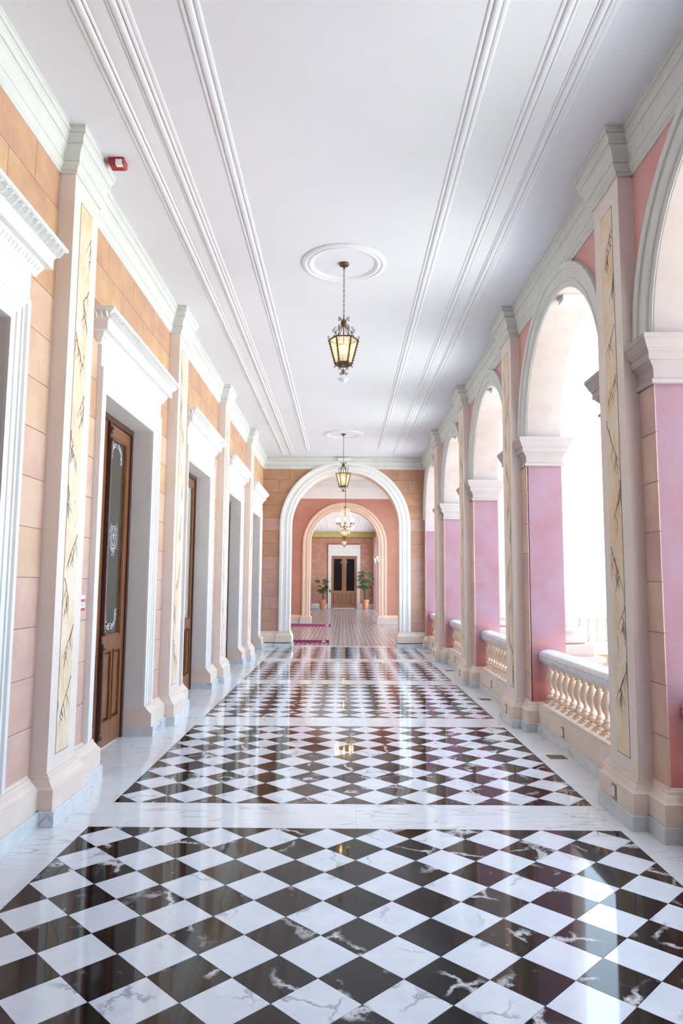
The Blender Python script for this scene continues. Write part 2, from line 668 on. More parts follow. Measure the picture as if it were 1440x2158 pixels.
wide = [(0, .09, .007), (.09, .23, .019), (.24, .30, .010), (.30, .62, .004), (.62, .67, .009), (.67, .81, .019), (.82, .90, .012), (.90, 1, .007)]
narrow = [(0, .24, .008), (.26, .68, .018), (.72, 1, .010)]
ceil_strip(-1.60, -1.255, -1.3, 17.55, wide, ceil)
ceil_strip(-.965, -.845, -1.3, 16.95, narrow, ceil)
ceil_strip(1.225, 1.56, -1.3, 17.35, wide, ceil)
ceil_strip(.81, .925, -1.3, 16.85, narrow, ceil)
LAMPS = [(-0.012, 6.92), (-0.012, 15.15)]
for (lx, ly) in LAMPS:
    mb = MB()
    prof = [(.44, .005), (.44, -.012), (.425, -.026), (.40, -.030), (.385, -.016), (.375, -.016), (.37, -.026), (.35, -.028), (.335, -.014), (.32, -.008), (.31, .005)]
    seg = 64
    vs, fs = [], []
    m_ = len(prof)
    for k in range(seg):
        a = 2 * PI * k / seg
        for (r, z) in prof:
            vs.append((r * math.cos(a), r * math.sin(a), z * .7))
    for k in range(seg):
        k2 = (k + 1) % seg
        for j in range(m_ - 1):
            fs.append((k * m_ + j, k * m_ + j + 1, k2 * m_ + j + 1, k2 * m_ + j))
    mb.add(vs, fs)
    mb.build('ceiling_medallion', 'moulding_paint', ceil, (lx, ly, ZC), smooth=0.6)
# access hatch set flush into the ceiling
hm = MB()
for (a, b, c_, d_) in ((-1.86, -1.60, 14.25, 14.29), (-1.86, -1.60, 14.60, 14.64), (-1.86, -1.83, 14.29, 14.60), (-1.63, -1.60, 14.29, 14.60)):
    hm.box(a, b, c_, d_, ZC - .006, ZC + .01)
hm.box(-1.825, -1.635, 14.295, 14.595, ZC - .003, ZC + .01)
hm.build('access_hatch', 'moulding_paint', ceil)

# ------------------------------------------------------------------ profiles
CORN = [(0, 4.585), (.018, 4.585), (.018, 4.606), (.012, 4.609), (.022, 4.616), (.040, 4.636), (.050, 4.655), (.050, 4.662), (.040, 4.665), (.052, 4.668), (.052, 4.684),
        (.046, 4.687), (.050, 4.705), (.060, 4.735), (.076, 4.760), (.092, 4.774), (.092, 4.780), (.084, 4.783), (.100, 4.786), (.100, 4.802), (.092, 4.805), (.096, 4.818), (.104, 4.834),
        (.118, 4.846), (.118, 4.852), (.108, 4.855), (.126, 4.858), (.128, 4.89), (.120, 4.893), (.132, 4.896), (.132, ZC + .002), (0, ZC + .002)]
CORN = [(u * .80, z) for u, z in CORN]
PLINTH = [(0, .098), (.065, .098), (.065, .232), (.058, .238), (.050, .245), (.034, .272), (.024, .283), (.022, .300), (.012, .304), (.010, .318), (0, .320)]
MARB = [(0, 0.0005), (.080, 0.0005), (.080, .094), (.077, .099), (0, .099)]

# ------------------------------------------------------------------ left wall
wl = thing('wall_left', 'left corridor wall of painted ochre and rose stone blocks between white door surrounds', 'wall', kind='structure')
OPEN, OTOP = .765, 3.24
ARCO, FRZ = .955, 3.64
mb = MB()
yprev = -1.3
for k in range(-1, 4):
    yc = BAY0 + k * PER
    mb.box(-2.62, XL - .006, yprev, yc - OPEN - .012, 0, ZC)
    mb.box(-2.62, XL - .006, yc - OPEN - .012, yc + OPEN + .012, OTOP + .012, ZC)
    yprev = yc + OPEN + .012
mb.box(-2.62, XL - .006, yprev, YE + .46, 0, ZC)
mb.build('wall_core', 'mortar_paint', wl)
CZ0, CH = .29, .3345


def block_mat(n, y_=0):  # ochre upper, rosier lower courses: block paint with the light's tint mixed in
    t = n / 12.0
    if t > .78:
        return random.choice([BLOCKS[0], BLOCKS[1]])
    if t > .56:
        return random.choice([BLOCKS[0], BLOCKS[5], BLOCKS[5]])
    if t > .3:
        return random.choice([BLOCKS[2], BLOCKS[5], BLOCKS[2], BLOCKS[3], BLOCKS[5]])
    return random.choice([BLOCKS[2], BLOCKS[3], BLOCKS[3], BLOCKS[3], BLOCKS[4]])


def split(a, b, n, length=.74):
    """running bond cuts of the interval a..b for course n"""
    cuts = [a]
    off = (n % 2) * length / 2
    x = math.floor((a - off) / length) * length + off
    while x < b:
        if a + .14 < x < b - .14:
            cuts.append(x)
        x += length
    cuts.append(b)
    return list(zip(cuts[:-1], cuts[1:]))


JG = .0022
for k in range(-1, 5):
    ya = (YP0 + (k) * PER + .24) if k > -1 else 2.2
    yb = YP0 + (k + 1) * PER - .24
    yc = BAY0 + k * PER
    if k == 4:
        continue
    if k == 3:
        yb = YE
    for n in range(13):
        z0, z1 = CZ0 + n * CH, CZ0 + (n + 1) * CH
        z0 = max(z0, .30)
        z1 = min(z1, 4.66)
        spans = [(ya, yb)] if n >= 10 else [(ya, yc - ARCO + .02), (yc + ARCO - .02, yb)]
        for (s0, s1) in spans:
            if s1 < 2.9:
                continue
            for (a, b) in split(s0, s1, n):
                cy, cz = (a + b) / 2, (z0 + z1) / 2
                m = MB()
                m.cham(-.02, .0, a - cy + JG, b - cy - JG, z0 - cz + JG, z1 - cz - JG, .0025, 0)
                m.build('stone_block', block_mat(n), wl, (XL, cy, cz))

bl = thing('baseboard_left', 'cream plinth on a pale marble base running along the door wall', 'baseboard', kind='structure')
for k in range(-1, 4):
    yc = BAY0 + k * PER
    for (a, b) in ((YP0 + k * PER + .30, yc - OPEN), (yc + OPEN, (YP0 + (k + 1) * PER - .30) if k < 3 else YE)):
        for (prof, nm, mt, mul) in ((PLINTH, 'plinth', 'plinth_paint', 1.45), (MARB, 'marble_base', 'base_marble', 1.45)):
            m = MB()
            m.sweep([(XL, b), (XL, a)], [(u * mul, z) for u, z in prof], plan)
            m.build(nm, mt, bl)

t1 = thing('trim_1', 'grey-green moulded cornice along the top of the door wall', 'cornice', kind='structure')
m = MB()
m.sweep([(XL - .006, YE), (XL - .006, -1.3)], CORN, plan)
m.build('cornice', 'cornice_paint', t1)

# ------------------------------------------------------------------ right wall (arcade)
XB = 2.49
PH = .47                       # half width of a pier
RA = PER / 2 - PH              # arch radius 1.175
ZI0, ZI1 = 2.96, 3.285         # impost
ZS = ZI1 + .01


def arcade(mb, yc0, ks, r, zs, x0, x1, z1, per, n=28, mi_front=0, mi_jamb=1, mi_soff=2, y_lo=None, y_hi=None, zj=None):
    """wall with arched openings: faces at x0 and x1, thickness between"""
    zj = zj if zj is not None else zs
    for idx, k in enumerate(ks):
        yc = yc0 + k * per
        ya = yc - per / 2 if (idx or y_lo is None) else y_lo
        yb = yc + per / 2 if (idx < len(ks) - 1 or y_hi is None) else y_hi
        top = arc(yc, zs, r, PI, 0, n)
        for x in (x0, x1):
            mb.add([(x, ya, 0), (x, yc - r, 0), (x, yc - r, z1), (x, ya, z1)], [(0, 1, 2, 3)], mi_front)
            mb.add([(x, yc + r, 0), (x, yb, 0), (x, yb, z1), (x, yc + r, z1)], [(0, 1, 2, 3)], mi_front)
            for i in range(n):
                p, q = top[i], top[i + 1]
                mb.add([(x, p[0], p[1]), (x, q[0], q[1]), (x, q[0], z1), (x, p[0], z1)], [(0, 1, 2, 3)], mi_front)
        for s_ in (-1, 1):
            yy = yc + s_ * r
            mb.add([(x0, yy, 0), (x1, yy, 0), (x1, yy, zj), (x0, yy, zj)], [(0, 1, 2, 3)], mi_jamb)
            if zs > zj:
                mb.add([(x0, yy, zj), (x1, yy, zj), (x1, yy, zs), (x0, yy, zs)], [(0, 1, 2, 3)], mi_soff)
        for i in range(n):
            p, q = top[i], top[i + 1]
            mb.add([(x0, p[0], p[1]), (x1, p[0], p[1]), (x1, q[0], q[1]), (x0, q[0], q[1])], [(0, 1, 2, 3)], mi_soff)


wr = thing('wall_right', 'arcaded right wall of rose plaster piers and round arches open to the courtyard', 'wall', kind='structure')
mb = MB()
arcade(mb, BAY0, list(range(-1, 4)), RA, ZS, XR, XB, ZC, PER, y_lo=-1.3, y_hi=YE + .46, zj=ZI0)
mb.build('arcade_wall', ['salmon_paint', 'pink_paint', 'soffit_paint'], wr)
MB().box(XR + .01, XB, -1.3, YE + .46, -1.3, -.013).build('foundation', 'exterior_stone', wr)
AV = [(0, -.01), (0, .003), (-.055, .006), (-.06, .018), (-.066, .03), (-.078, .034), (-.085, .024), (-.165, .024), (-.17, .04), (-.19, .046), (-.225, .046), (-.23, .04), (-.23, -.01)]
IMP = [(-.01, 2.96), (.025, 2.962), (.032, 2.972), (.032, 2.985), (.026, 2.99), (.012, 2.996), (.012, 3.06), (.018, 3.075), (.040, 3.10), (.048, 3.112),
       (.062, 3.115), (.062, 3.165), (.070, 3.172), (.072, 3.185), (.078, 3.19), (.098, 3.235), (.102, 3.245), (.108, 3.25), (.108, ZI1 - .004), (.1, ZI1), (-.01, ZI1)]
for k in range(-1, 4):
    yc = BAY0 + k * PER
    m = MB()
    m.sweep(arch_path(yc, RA, ZS, ZI1 - .02), [(-u, w_) for u, w_ in AV], lambda a, b, w_: (XR - w_, a, b))
    m.build('archivolt', 'cornice_paint', wr, smooth=0.5)
    m = MB()
    m.poly_prism([(-.07, -.05), (.07, -.05), (.10, .14), (-.10, .14)], lambda a, b, w_: (w_, yc + a, ZS + RA + b - .01), XR + .06, XB + .07)
    m.tube([(XB + .08, yc - .03, ZS + RA - .05), (XB + .12, yc, ZS + RA - .07), (XB + .08, yc + .03, ZS + RA - .05)], .03, 8)
    m.build('keystone', 'cornice_paint', wr)
for k in range(-1, 5):
    yp = YP0 + k * PER
    e0, e1 = yp - PH, yp + PH
    if k == 4:
        e1 = YE
    path = [(XR, e0), (XB, e0), (XB, e1), (XR, e1)]
    m = MB()
    if k < 4:
        m.sweep(path[::-1], [(-u, z) for u, z in IMP][::-1] if False else IMP, plan, closed=True)
    else:
        m.sweep([(XB, e1), (XB, e0), (XR, e0), (XR, e1)], [(-u, z) for u, z in IMP], plan)
    m.build('impost', 'impost_paint', wr)
    # painted stone blocks on the pier face, either side of the pilaster
    for (a, b) in ((e0, yp - .235), (yp + .235, e1)):
        if k == -1 or (k == 4 and a > yp):
            continue
        if k == 4:
            b = YE
        for n in range(8):
            z0, z1 = max(CZ0 + n * CH, .31), min(CZ0 + (n + 1) * CH, ZI0)
            m = MB()
            cy, cz = (a + b) / 2, (z0 + z1) / 2
            m.cham(-.008, .01, a - cy + .0, b - cy, z0 - cz + JG, z1 - cz - JG, -.0025, 0)
            m.build('stone_block', random.choice([BLOCKS[2], BLOCKS[3], BLOCKS[4], BLOCKS[3]]), wr, (XR, cy, cz))

br = thing('baseboard_right', 'cream plinths with pale marble base wrapping the arcade piers', 'baseboard', kind='structure')
for k in range(-1, 5):
    yp = YP0 + k * PER
    e0, e1 = yp - PH, yp + PH
    if k == 4:
        e1 = YE
    path = [(XR + .2, e1), (XR - .008, e1), (XR - .008, e0), (XR + .2, e0)][::-1]
    if k == 4:
        path = [(XR + .2, e0), (XR - .008, e0), (XR - .008, e1)]
    for (prof, nm, mt) in ((PLINTH, 'plinth', 'plinth_paint'), (MARB, 'marble_base', 'base_marble')):
        m = MB()
        m.sweep(path, prof, plan)
        m.build(nm, mt, br)

t2 = thing('trim_2', 'grey moulded cornice along the top of the arcade wall', 'cornice', kind='structure')
m = MB()
m.sweep([(XR, -1.3), (XR, YE)], CORN, plan)
m.build('cornice', 'cornice_paint', t2)


# ------------------------------------------------------------------ pilasters
def vein_tree(rng, h, wd):
    """branching painted veins as thin flat ribbons on a panel of width wd, height h (local y, z)"""
    ribs, wisps = [], []
    lim = wd * .47

    def walk(a, sx, n, dx, dz):
        pts = [a]
        for _ in range(n):
            a = (max(-lim, min(lim, a[0] + sx * rng.choice((1, 1, .9, -.7)) * rng.uniform(.4, 1.1) * dx)), max(.012, a[1] - rng.uniform(.35, 1.0) * dz))
            pts.append(a)
        return pts
    z = h - .18
    while z > .25:
        s_ = rng.choice((-1, 1))
        trunk = walk((-s_ * lim, z), s_, rng.randint(5, 7), .045, .062)
        ribs.append((trunk, .0062))
        for i in range(1, len(trunk) - 1):
            for q in (-1, 1):
                if rng.random() < .62:
                    b1 = walk(trunk[i], q, rng.randint(2, 4), .034, .05)
                    ribs.append((b1, .0040))
                    if rng.random() < .5:
                        ribs.append((walk(b1[1], -q, 2, .02, .06), .0028))
        z = trunk[-1][1] - rng.uniform(.06, .24)
    z = .05
    while z < h - .35:
        x = rng.uniform(-lim, lim)
        pts = []
        for i in range(7):
            x = max(-lim, min(lim, x + rng.uniform(-.035, .035)))
            pts.append((x, z + i * .05))
        wisps.append((pts, .0055))
        z += rng.uniform(.06, .2)
    return ribs, wisps


def ribbon(mb, pts, hw, xw, mi=0):
    n = len(pts)
    vs, fs = [], []
    for i, (a, b) in enumerate(pts):
        p, q = pts[max(i - 1, 0)], pts[min(i + 1, n - 1)]
        d = Vector((q[0] - p[0], q[1] - p[1]))
        if d.length < 1e-6:
            d = Vector((0, 1))
        d.normalize()
        k = hw * (1 - .55 * i / max(1, n - 1))
        vs.append((xw, a - d.y * k, b + d.x * k))
        vs.append((xw, a + d.y * k, b - d.x * k))
    for i in range(n - 1):
        fs.append((2 * i, 2 * i + 1, 2 * i + 3, 2 * i + 2))
    mb.add(vs, fs, mi)


PZ0, PZ1, PW = .42, 4.43, .112


def pilaster(side, k, label):
    """side -1 left wall, 1 right wall; local x points into the corridor"""
    yp = YP0 + k * PER
    wall = XL if side < 0 else XR
    t = thing('pilaster', label, 'pilaster', (wall, yp, 0), 'pilasters with painted marble panels')
    s_ = -side
    dep = .115 if side < 0 else .110
    ku = 1.22 if side < 0 else 1.0
    mp = (lambda a, b, z: (s_ * a, b, z))
    m = MB()
    m.poly_prism([(-.004, -.24), (dep, -.24), (dep, .24), (-.004, .24)], mp, .30, 4.60)
    m.build('shaft', 'pilaster_paint', t)
    path = [(0, .24), (dep, .24), (dep, -.24), (0, -.24)]
    for (prof, nm, mt) in ((PLINTH, 'plinth', 'plinth_paint'), (MARB, 'marble_base', 'base_marble'), (CORN, 'capital', 'cornice_paint')):
        m = MB()
        m.sweep(path, [(u * ((1.2 if side > 0 else .9) if nm == 'capital' else ku), z) for u, z in prof], mp)
        m.build(nm, mt, t)
    pm = MB()
    pm.poly_prism([(dep, -PW), (dep + .002, -PW), (dep + .002, PW), (dep, PW)], mp, PZ0, PZ1)
    p = pm.build('painted_panel', 'panel_paint', t)
    lm = MB()
    for (a, b, c_, d_) in ((-PW - .006, -PW, PZ0, PZ1), (-PW - .006, PW, PZ0 - .006, PZ0), (-PW - .006, PW, PZ1, PZ1 + .006)):
        lm.poly_prism([(dep - .001, a), (dep + .0015, a), (dep + .0015, b), (dep - .001, b)], mp, c_, d_)
    lm.build('painted_line', 'line_paint', p)
    rng = random.Random(100 + k * 7 + side * 31)
    ribs, wisps = vein_tree(rng, PZ1 - PZ0, PW * 2)
    vm = MB()
    for pts, hw in wisps:
        ribbon(vm, [(a, b + PZ0) for a, b in pts], hw, s_ * (dep + .0025), 1)
    for pts, hw in ribs:
        ribbon(vm, [(a, b + PZ0) for a, b in pts], hw, s_ * (dep + .003), 0)
    vm.build('painted_veins', ['vein_paint', 'wisp_paint'], p)
    return t


ORD = ['nearest', 'second', 'third', 'farthest']
for k in range(4):
    pilaster(-1, k, ['cream pilaster with yellow marbled panel nearest the camera on the door side',
                     'second cream pilaster with yellow marbled panel along the door wall',
                     'third cream pilaster with marbled panel along the door wall',
                     'farthest cream pilaster with marbled panel on the door wall, beside the last door'][k])
    pilaster(1, k, ['large cream pilaster with dark-veined yellow panel nearest the camera on the arcade side',
                    'second cream pilaster with yellow veined panel along the arcade side',
                    'third cream pilaster with yellow veined panel along the arcade side',
                    'farthest cream pilaster on the arcade side, next to the end wall arch'][k])


# ------------------------------------------------------------------ door surrounds and doors
def leaf_shape(mb, o, ax, up, nrm, w_, h, bulge):
    """small carved leaf: o base point, ax width dir, up dir, nrm outwards"""
    o, ax, up, nrm = Vector(o), Vector(ax), Vector(up), Vector(nrm)
    rows = [(0, .30, .2), (.3, .5, .9), (.65, .46, 1.0), (1.0, .12, .75)]
    vs = []
    for (t_, wd, bu) in rows:
        c = o + up * h * t_
        vs += [c - ax * w_ * wd, c + nrm * bulge * bu, c + ax * w_ * wd]
    fs = []
    for i in range(3):
        for j in range(2):
            fs.append((i * 3 + j, i * 3 + j + 1, i * 3 + j + 4, i * 3 + j + 3))
    mb.add(vs, fs)


DCORN = [(0, 3.615), (.036, 3.615), (.044, 3.622), (.048, 3.64), (.052, 3.645), (.072, 3.682), (.076, 3.695), (.078, 3.703), (.118, 3.703), (.118, 3.775), (.124, 3.778), (.127, 3.79),
         (.132, 3.793), (.140, 3.805), (.150, 3.83), (.166, 3.848), (.178, 3.852), (.188, 3.856), (.188, 3.876), (.184, 3.879), (0, 3.879)]


def door_surround():
    t = thing('door_surround', '', 'door frame', (XL, BAY0, 0), 'white moulded door surrounds')
    mp = (lambda a, b, w_: (w_, a, b))
    m = MB()
    prof = [(0, -.006), (0, .016), (-.058, .016), (-.062, .024), (-.112, .024), (-.116, .034), (-.140, .034), (-.150, .05), (-.158, .052), (-.185, .052), (-.19, .048), (-.19, -.006)]
    m.sweep([(-OPEN, .318), (-OPEN, OTOP), (OPEN, OTOP), (OPEN, .318)], [(-u, w_) for u, w_ in prof] if False else [(-u * -1, w_) for u, w_ in prof] if False else [(u * -1, w_) for u, w_ in prof], mp)
    m.build('architrave', 'trim_white', t)
    m = MB()
    m.box(-.006, .032, -ARCO - .01, ARCO + .01, OTOP + .185, 3.63)
    m.box(.032, .035, -ARCO + .02, ARCO - .02, 3.595, 3.602)
    m.build('frieze', 'trim_white', t)
    m = MB()
    m.sweep([(-.004, ARCO + .025), (.0, ARCO + .025), (.0, -ARCO - .025), (-.004, -ARCO - .025)], DCORN, plan)
    cn = m.build('cornice', 'trim_white', t)
    # carved leaves on the sloping top moulding and small beads below
    cv = MB()
    L = ARCO + .025 + .14
    n = 34
    for i in range(n):
        yy = -L + (i + .5) * 2 * L / n
        up = Vector((.04, 0, .052)).normalized()
        for (dy, hh, ww, bb) in ((0, .070, .021, .024), (-.016, .050, .014, .016), (.016, .050, .014, .016), (-.024, .030, .010, .012), (.024, .030, .010, .012)):
            leaf_shape(cv, (.131, yy + dy, 3.795), (0, 1, -.35 * dy / .02), (up + Vector((0, dy * 14, 0))).normalized(), Vector((.052, 0, -.04)).normalized(), ww, hh, bb)
        leaf_shape(cv, (.137, yy + L / n, 3.795), (0, 1, 0), up, Vector((.052, 0, -.04)).normalized(), .017, .052, .013)
    for s_ in (-1, 1):
        for i in range(3):
            xx = .03 + i * .045
            leaf_shape(cv, (xx, s_ * (L - .01), 3.795), (1, 0, 0), Vector((0, s_ * .04, .052)).normalized(), Vector((0, s_ * .052, -.04)).normalized(), .02, .066, .016)
    L2 = ARCO + .06
    n = 46
    for i in range(n):
        yy = -L2 + (i + .5) * 2 * L2 / n
        leaf_shape(cv, (.049, yy, 3.642), (0, 1, 0), Vector((.024, 0, .05)).normalized(), Vector((.05, 0, -.024)).normalized(), .018, .048, .012)
    c_ = cv.build('carved_leaves', 'trim_white', cn)
    c_['kind'] = 'stuff'
    m = MB()
    m.box(-.30, -.005, -OPEN - .012, -OPEN, .30, OTOP + .012)
    m.box(-.30, -.005, OPEN, OPEN + .012, .30, OTOP + .012)
    m.box(-.30, -.005, -OPEN, OPEN, OTOP, OTOP + .012)
    m.build('reveal', 'reveal_paint', t)
    m = MB()
    for s_ in (-1, 1):
        a, b = sorted((s_ * (OPEN - .002), s_ * (OPEN + .012)))
        m.box(-.30, .0, a, b, .098, .30)
    m.build('reveal_plinth', 'plinth_paint', t)
    m = MB()
    for s_ in (-1, 1):
        a, b = sorted((s_ * (OPEN - .006), s_ * (OPEN + .012)))
        m.box(-.28, .01, a, b, 0.0005, .098)
    m.build('reveal_base', 'base_marble', t)
    return t


def sprig(mb, pts, xw, size, rng, side=0):
    """row of small leaves along a curve, flat on the pane at x = xw"""
    for i in range(len(pts) - 1):
        a, b = Vector(pts[i]), Vector(pts[i + 1])
        d = (b - a)
        if d.length < 1e-6:
            continue
        d.normalize()
        nrm = Vector((-d.y, d.x))
        for s_ in ((-1, 1) if not side else (side,)):
            t_ = (d * .7 + nrm * s_).normalized()
            q = Vector((-t_.y, t_.x))
            k = size * rng.uniform(.75, 1.2)
            p0, p1 = a, a + t_ * k
            mid = a + t_ * k * .5
            e, g = mid + q * k * .28, mid - q * k * .28
            mb.add([(xw, p0.x, p0.y), (xw, e.x, e.y), (xw, p1.x, p1.y), (xw, g.x, g.y)], [(0, 1, 2, 3)])


def emblem_mesh():
    """etched wreath around an oval with a five-point star, swags at the top and bottom of the pane"""
    rng = random.Random(5)
    mb = MB()
    xw = .0
    # oval ring and star (pane centre at 0,0)
    n = 30
    for (ra, rb, qa, qb) in ((.062, .092, .072, .104), (.048, .074, .053, .080)):
        vs, fs = [], []
        for i in range(n):
            a = 2 * PI * i / n
            vs.append((xw, ra * math.cos(a), rb * math.sin(a)))
            vs.append((xw, qa * math.cos(a), qb * math.sin(a)))
        for i in range(n):
            j = (i + 1) % n
            fs.append((2 * i, 2 * i + 1, 2 * j + 1, 2 * j))
        mb.add(vs, fs)
    vs = [(xw, 0, 0)]
    for i in range(10):
        r = .046 if i % 2 == 0 else .018
        a = PI / 2 + 2 * PI * i / 10
        vs.append((xw, r * math.cos(a) * .85, r * math.sin(a) * 1.2))
    mb.add(vs, [(0, i, i % 10 + 1) for i in range(1, 11)])
    for i in range(16):
        a = 2 * PI * i / 16 + .1
        c, s_ = math.cos(a), math.sin(a)
        mb.add([(xw, .030 * c - .002 * s_, .045 * s_ + .002 * c), (xw, .046 * c, .070 * s_), (xw, .030 * c + .002 * s_, .045 * s_ - .002 * c)], [(0, 1, 2)])
    for s_ in (-1, 1):
        pts = [(s_ * .105 * math.sin(t), -.145 * math.cos(t)) for t in [i * 2.55 / 13 for i in range(14)]]
        sprig(mb, pts, xw, .030, rng)
        pts = [(s_ * (.0 + .012 * i), -.145 - .022 * i) for i in range(4)]
        sprig(mb, pts, xw, .022, rng)
    for (zc, sg) in ((.93, 1), (-.92, -1)):
        for s_ in (-1, 1):
            pts = [(s_ * (.02 + .13 * math.sin(t * 1.35)), zc - sg * .17 * (1 - math.cos(t))) for t in [i * 1.35 / 12 for i in range(13)]]
            sprig(mb, pts, xw, .034, rng)
            pts = [(s_ * .15, zc - sg * (.12 + .02 * i)) for i in range(4)]
            sprig(mb, pts, xw, .036, rng)
    return mb.mesh('etched_emblem', 'etched_glass')


EMB = emblem_mesh()


def door_leaf(t, s_, wood, glass, emblem, handle):
    """leaf spans local y 0.. s_*(OPEN-.055); x=0 is the leaf's front"""
    w_ = OPEN - .058
    mb = MB()
    st = .105

    def bx(a, b, z0, z1, x0=-.045, x1=0.0):
        p, q = sorted((s_ * a, s_ * b))
        mb.box(x0, x1, p, q, z0, z1)
    bx(.003, st, .012, 3.172)
    bx(w_ - st, w_, .012, 3.172)
    bx(st, w_ - st, .012, .245)
    bx(st, w_ - st, .935, 1.07)
    bx(st, w_ - st, 3.055, 3.172)
    mid = w_ / 2
    bx(mid - .035, mid + .035, .245, .935)
    bx(st, w_ - st, .245, .935, -.045, -.03)
    # ovolo bead round the pane
    for (a, b, c_, d_) in ((st, st + .018, 1.07, 3.055), (w_ - st - .018, w_ - st, 1.07, 3.055), (st, w_ - st, 1.07, 1.088), (st, w_ - st, 3.037, 3.055)):
        bx(a, b, c_, d_, -.045, -.008)
    lf = mb.build('leaf', wood, t)
    for (a, b) in ((st, mid - .035), (mid + .035, w_ - st)):
        m = MB()
        p, q = sorted((s_ * (a + .012), s_ * (b - .012)))
        m.cham(-.031, -.004, p, q, .26, .92, .026, 0)
        # raised outer moulding
        for (c0, c1, e0, e1) in ((p - .012, p, .245, .935), (q, q + .012, .245, .935), (p, q, .245, .258), (p, q, .922, .935)):
            m.box(-.03, .012, c0, c1, e0, e1)
        m.build('panel', wood, lf)
    m = MB()
    p, q = sorted((s_ * (st + .01), s_ * (w_ - st - .01)))
    m.box(-.034, -.028, p, q, 1.078, 3.047)
    pane = m.build('pane', glass, lf)
    if emblem:
        put('etched_emblem', EMB, lf, (-.0272, s_ * w_ / 2, 2.07))
    if handle:
        m = MB()
        m.box(0, .006, s_ * .055 - .016, s_ * .055 + .016, 1.12, 1.28)
        m.tube([(.006, s_ * .055, 1.20), (.05, s_ * .055, 1.20), (.055, s_ * .06, 1.20), (.055, s_ * .11, 1.205), (.05, s_ * .15, 1.195), (.052, s_ * .165, 1.20)], [.009, .009, .009, .008, .008, .006], 8)
        m.build('handle', 'bright_brass', lf, smooth=0.7)
    return lf


def make_door(name, wood='door_wood', glass='door_glass', emblem=True):
    t = thing(name, '', 'door', (-2.315, BAY0, 0), kind='structure')
    for s_ in (-1, 1):
        door_leaf(t, s_, wood, glass, emblem, s_ > 0)
    m = MB()
    m.box(-.08, .015, -OPEN + .001, -OPEN + .055, 0.001, OTOP - .001)
    m.box(-.08, .015, OPEN - .055, OPEN - .001, 0.001, OTOP - .001)
    m.box(-.08, .015, -OPEN + .055, OPEN - .055, 3.178, OTOP - .001)
    m.build('frame', 'dark_wood' if wood == 'door_wood' else wood, t)
    m = MB()
    m.box(0, .028, -.026, .026, .02, 3.17)
    pr = [(.0, 0), (.022, 0), (.016, .05), (.024, .08), (.016, .1), (.020, .4), (.02, .42)]
    for z in (.15, .98, 1.12, 2.98, 3.09):
        m.lathe([(.001, -.035), (.022, -.03), (.03, -.01), (.03, .01), (.022, .03), (.001, .035)], .03, 0, z, 10)
    m.tube([(.03, 0, .18), (.03, 0, .95)], .017, 10)
    m.tube([(.03, 0, 1.15), (.03, 0, 2.95)], .017, 10)
    m.build('astragal', 'dark_wood' if wood == 'door_wood' else wood, t, smooth=0.6)
    return t


SL = ['white door surround with carved cornice at the left picture edge, nearest the camera',
      'white door surround with carved cornice framing the etched-glass door behind the nearest pilaster',
      'white door surround with carved cornice, third from the camera on the door wall',
      'white door surround with carved cornice, fourth from the camera on the door wall',
      'small distant white door surround with carved cornice, last before the end wall']
DL = ['dark wooden double door mostly cut off by the left picture edge',
      'tall brown double door with star emblem etched in its glass, second from the camera',
      'tall brown double door with pale glass, third from the camera on the left',
      'brown double door seen as a thin strip, fourth from the camera',
      'farthest double door on the left wall, hidden in its deep reveal']
s0 = door_surround()
d0 = make_door('door_1')
for i, k in enumerate(range(-1, 4)):
    s1 = s0 if i == 0 else copy_tree(s0)
    s1.location = (XL, BAY0 + k * PER, 0)
    s1['label'] = SL[i]
    d1 = d0 if i == 0 else copy_tree(d0)
    d1.name = 'door_%d' % (i + 1)
    d1.location = (-2.315, BAY0 + k * PER, 0)
    d1['label'] = DL[i]
    if i == 2:
        for lf in d1.children:
            for ch in lf.children:
                if ch.name.split('.')[0] == 'pane':
                    ch.material_slots[0].link = 'OBJECT'
                    ch.material_slots[0].material = MAT['pale_glass']

# ------------------------------------------------------------------ balustrades
BAL = [(.062, 0), (.062, .030), (.052, .034), (.036, .040), (.034, .046), (.050, .052), (.060, .064), (.062, .078), (.056, .092), (.040, .102), (.037, .108), (.044, .113), (.044, .121),
       (.030, .130), (.025, .145), (.030, .165), (.045, .19), (.056, .225), (.060, .255), (.056, .285), (.044, .318), (.034, .345), (.030, .358), (.042, .364), (.046, .374), (.040, .384),
       (.052, .390), (.056, .398), (.056, .414)]
bm_ = MB()
bm_.lathe(BAL, seg=18)
bm_.box(-.062, .062, -.062, .062, -.002, .012)
BALM = bm_.mesh('baluster', 'baluster_stone', 0.7)


def balustrade(k, label):
    yc = BAY0 + k * PER
    t = thing('balustrade', label, 'balustrade', (2.30, yc, 0), 'stone balustrades in the arcade openings')
    L = RA - .003
    m = MB()
    m.box(-.145, .17, -L, L, .0985, .285)
    m.box(-.13, .16, -L, L, .285, .318)
    m.build('dado', 'plinth_paint', t)
    m = MB()
    m.box(-.172, .17, -L, L, .0005, .0985)
    m.build('marble_base', 'base_marble', t)
    n = 13
    for i in range(n):
        put('baluster', BALM, t, (0, -L + (i + .5) * 2 * L / n, .320))
    prof = [(-.075, .734), (.075, .734), (.085, .745), (.10, .757), (.112, .78), (.112, .80), (.108, .815), (.113, .825), (.108, .845), (.09, .868), (.05, .885), (0, .891),
            (-.05, .885), (-.09, .868), (-.108, .845), (-.113, .825), (-.108, .815), (-.112, .80), (-.112, .78), (-.10, .757), (-.085, .745)]
    m = MB()
    m.poly_prism(prof, lambda a, b, w_: (a, w_, b), -L, L)
    m.build('handrail', 'rail_marble', t, smooth=0.5)
    return t


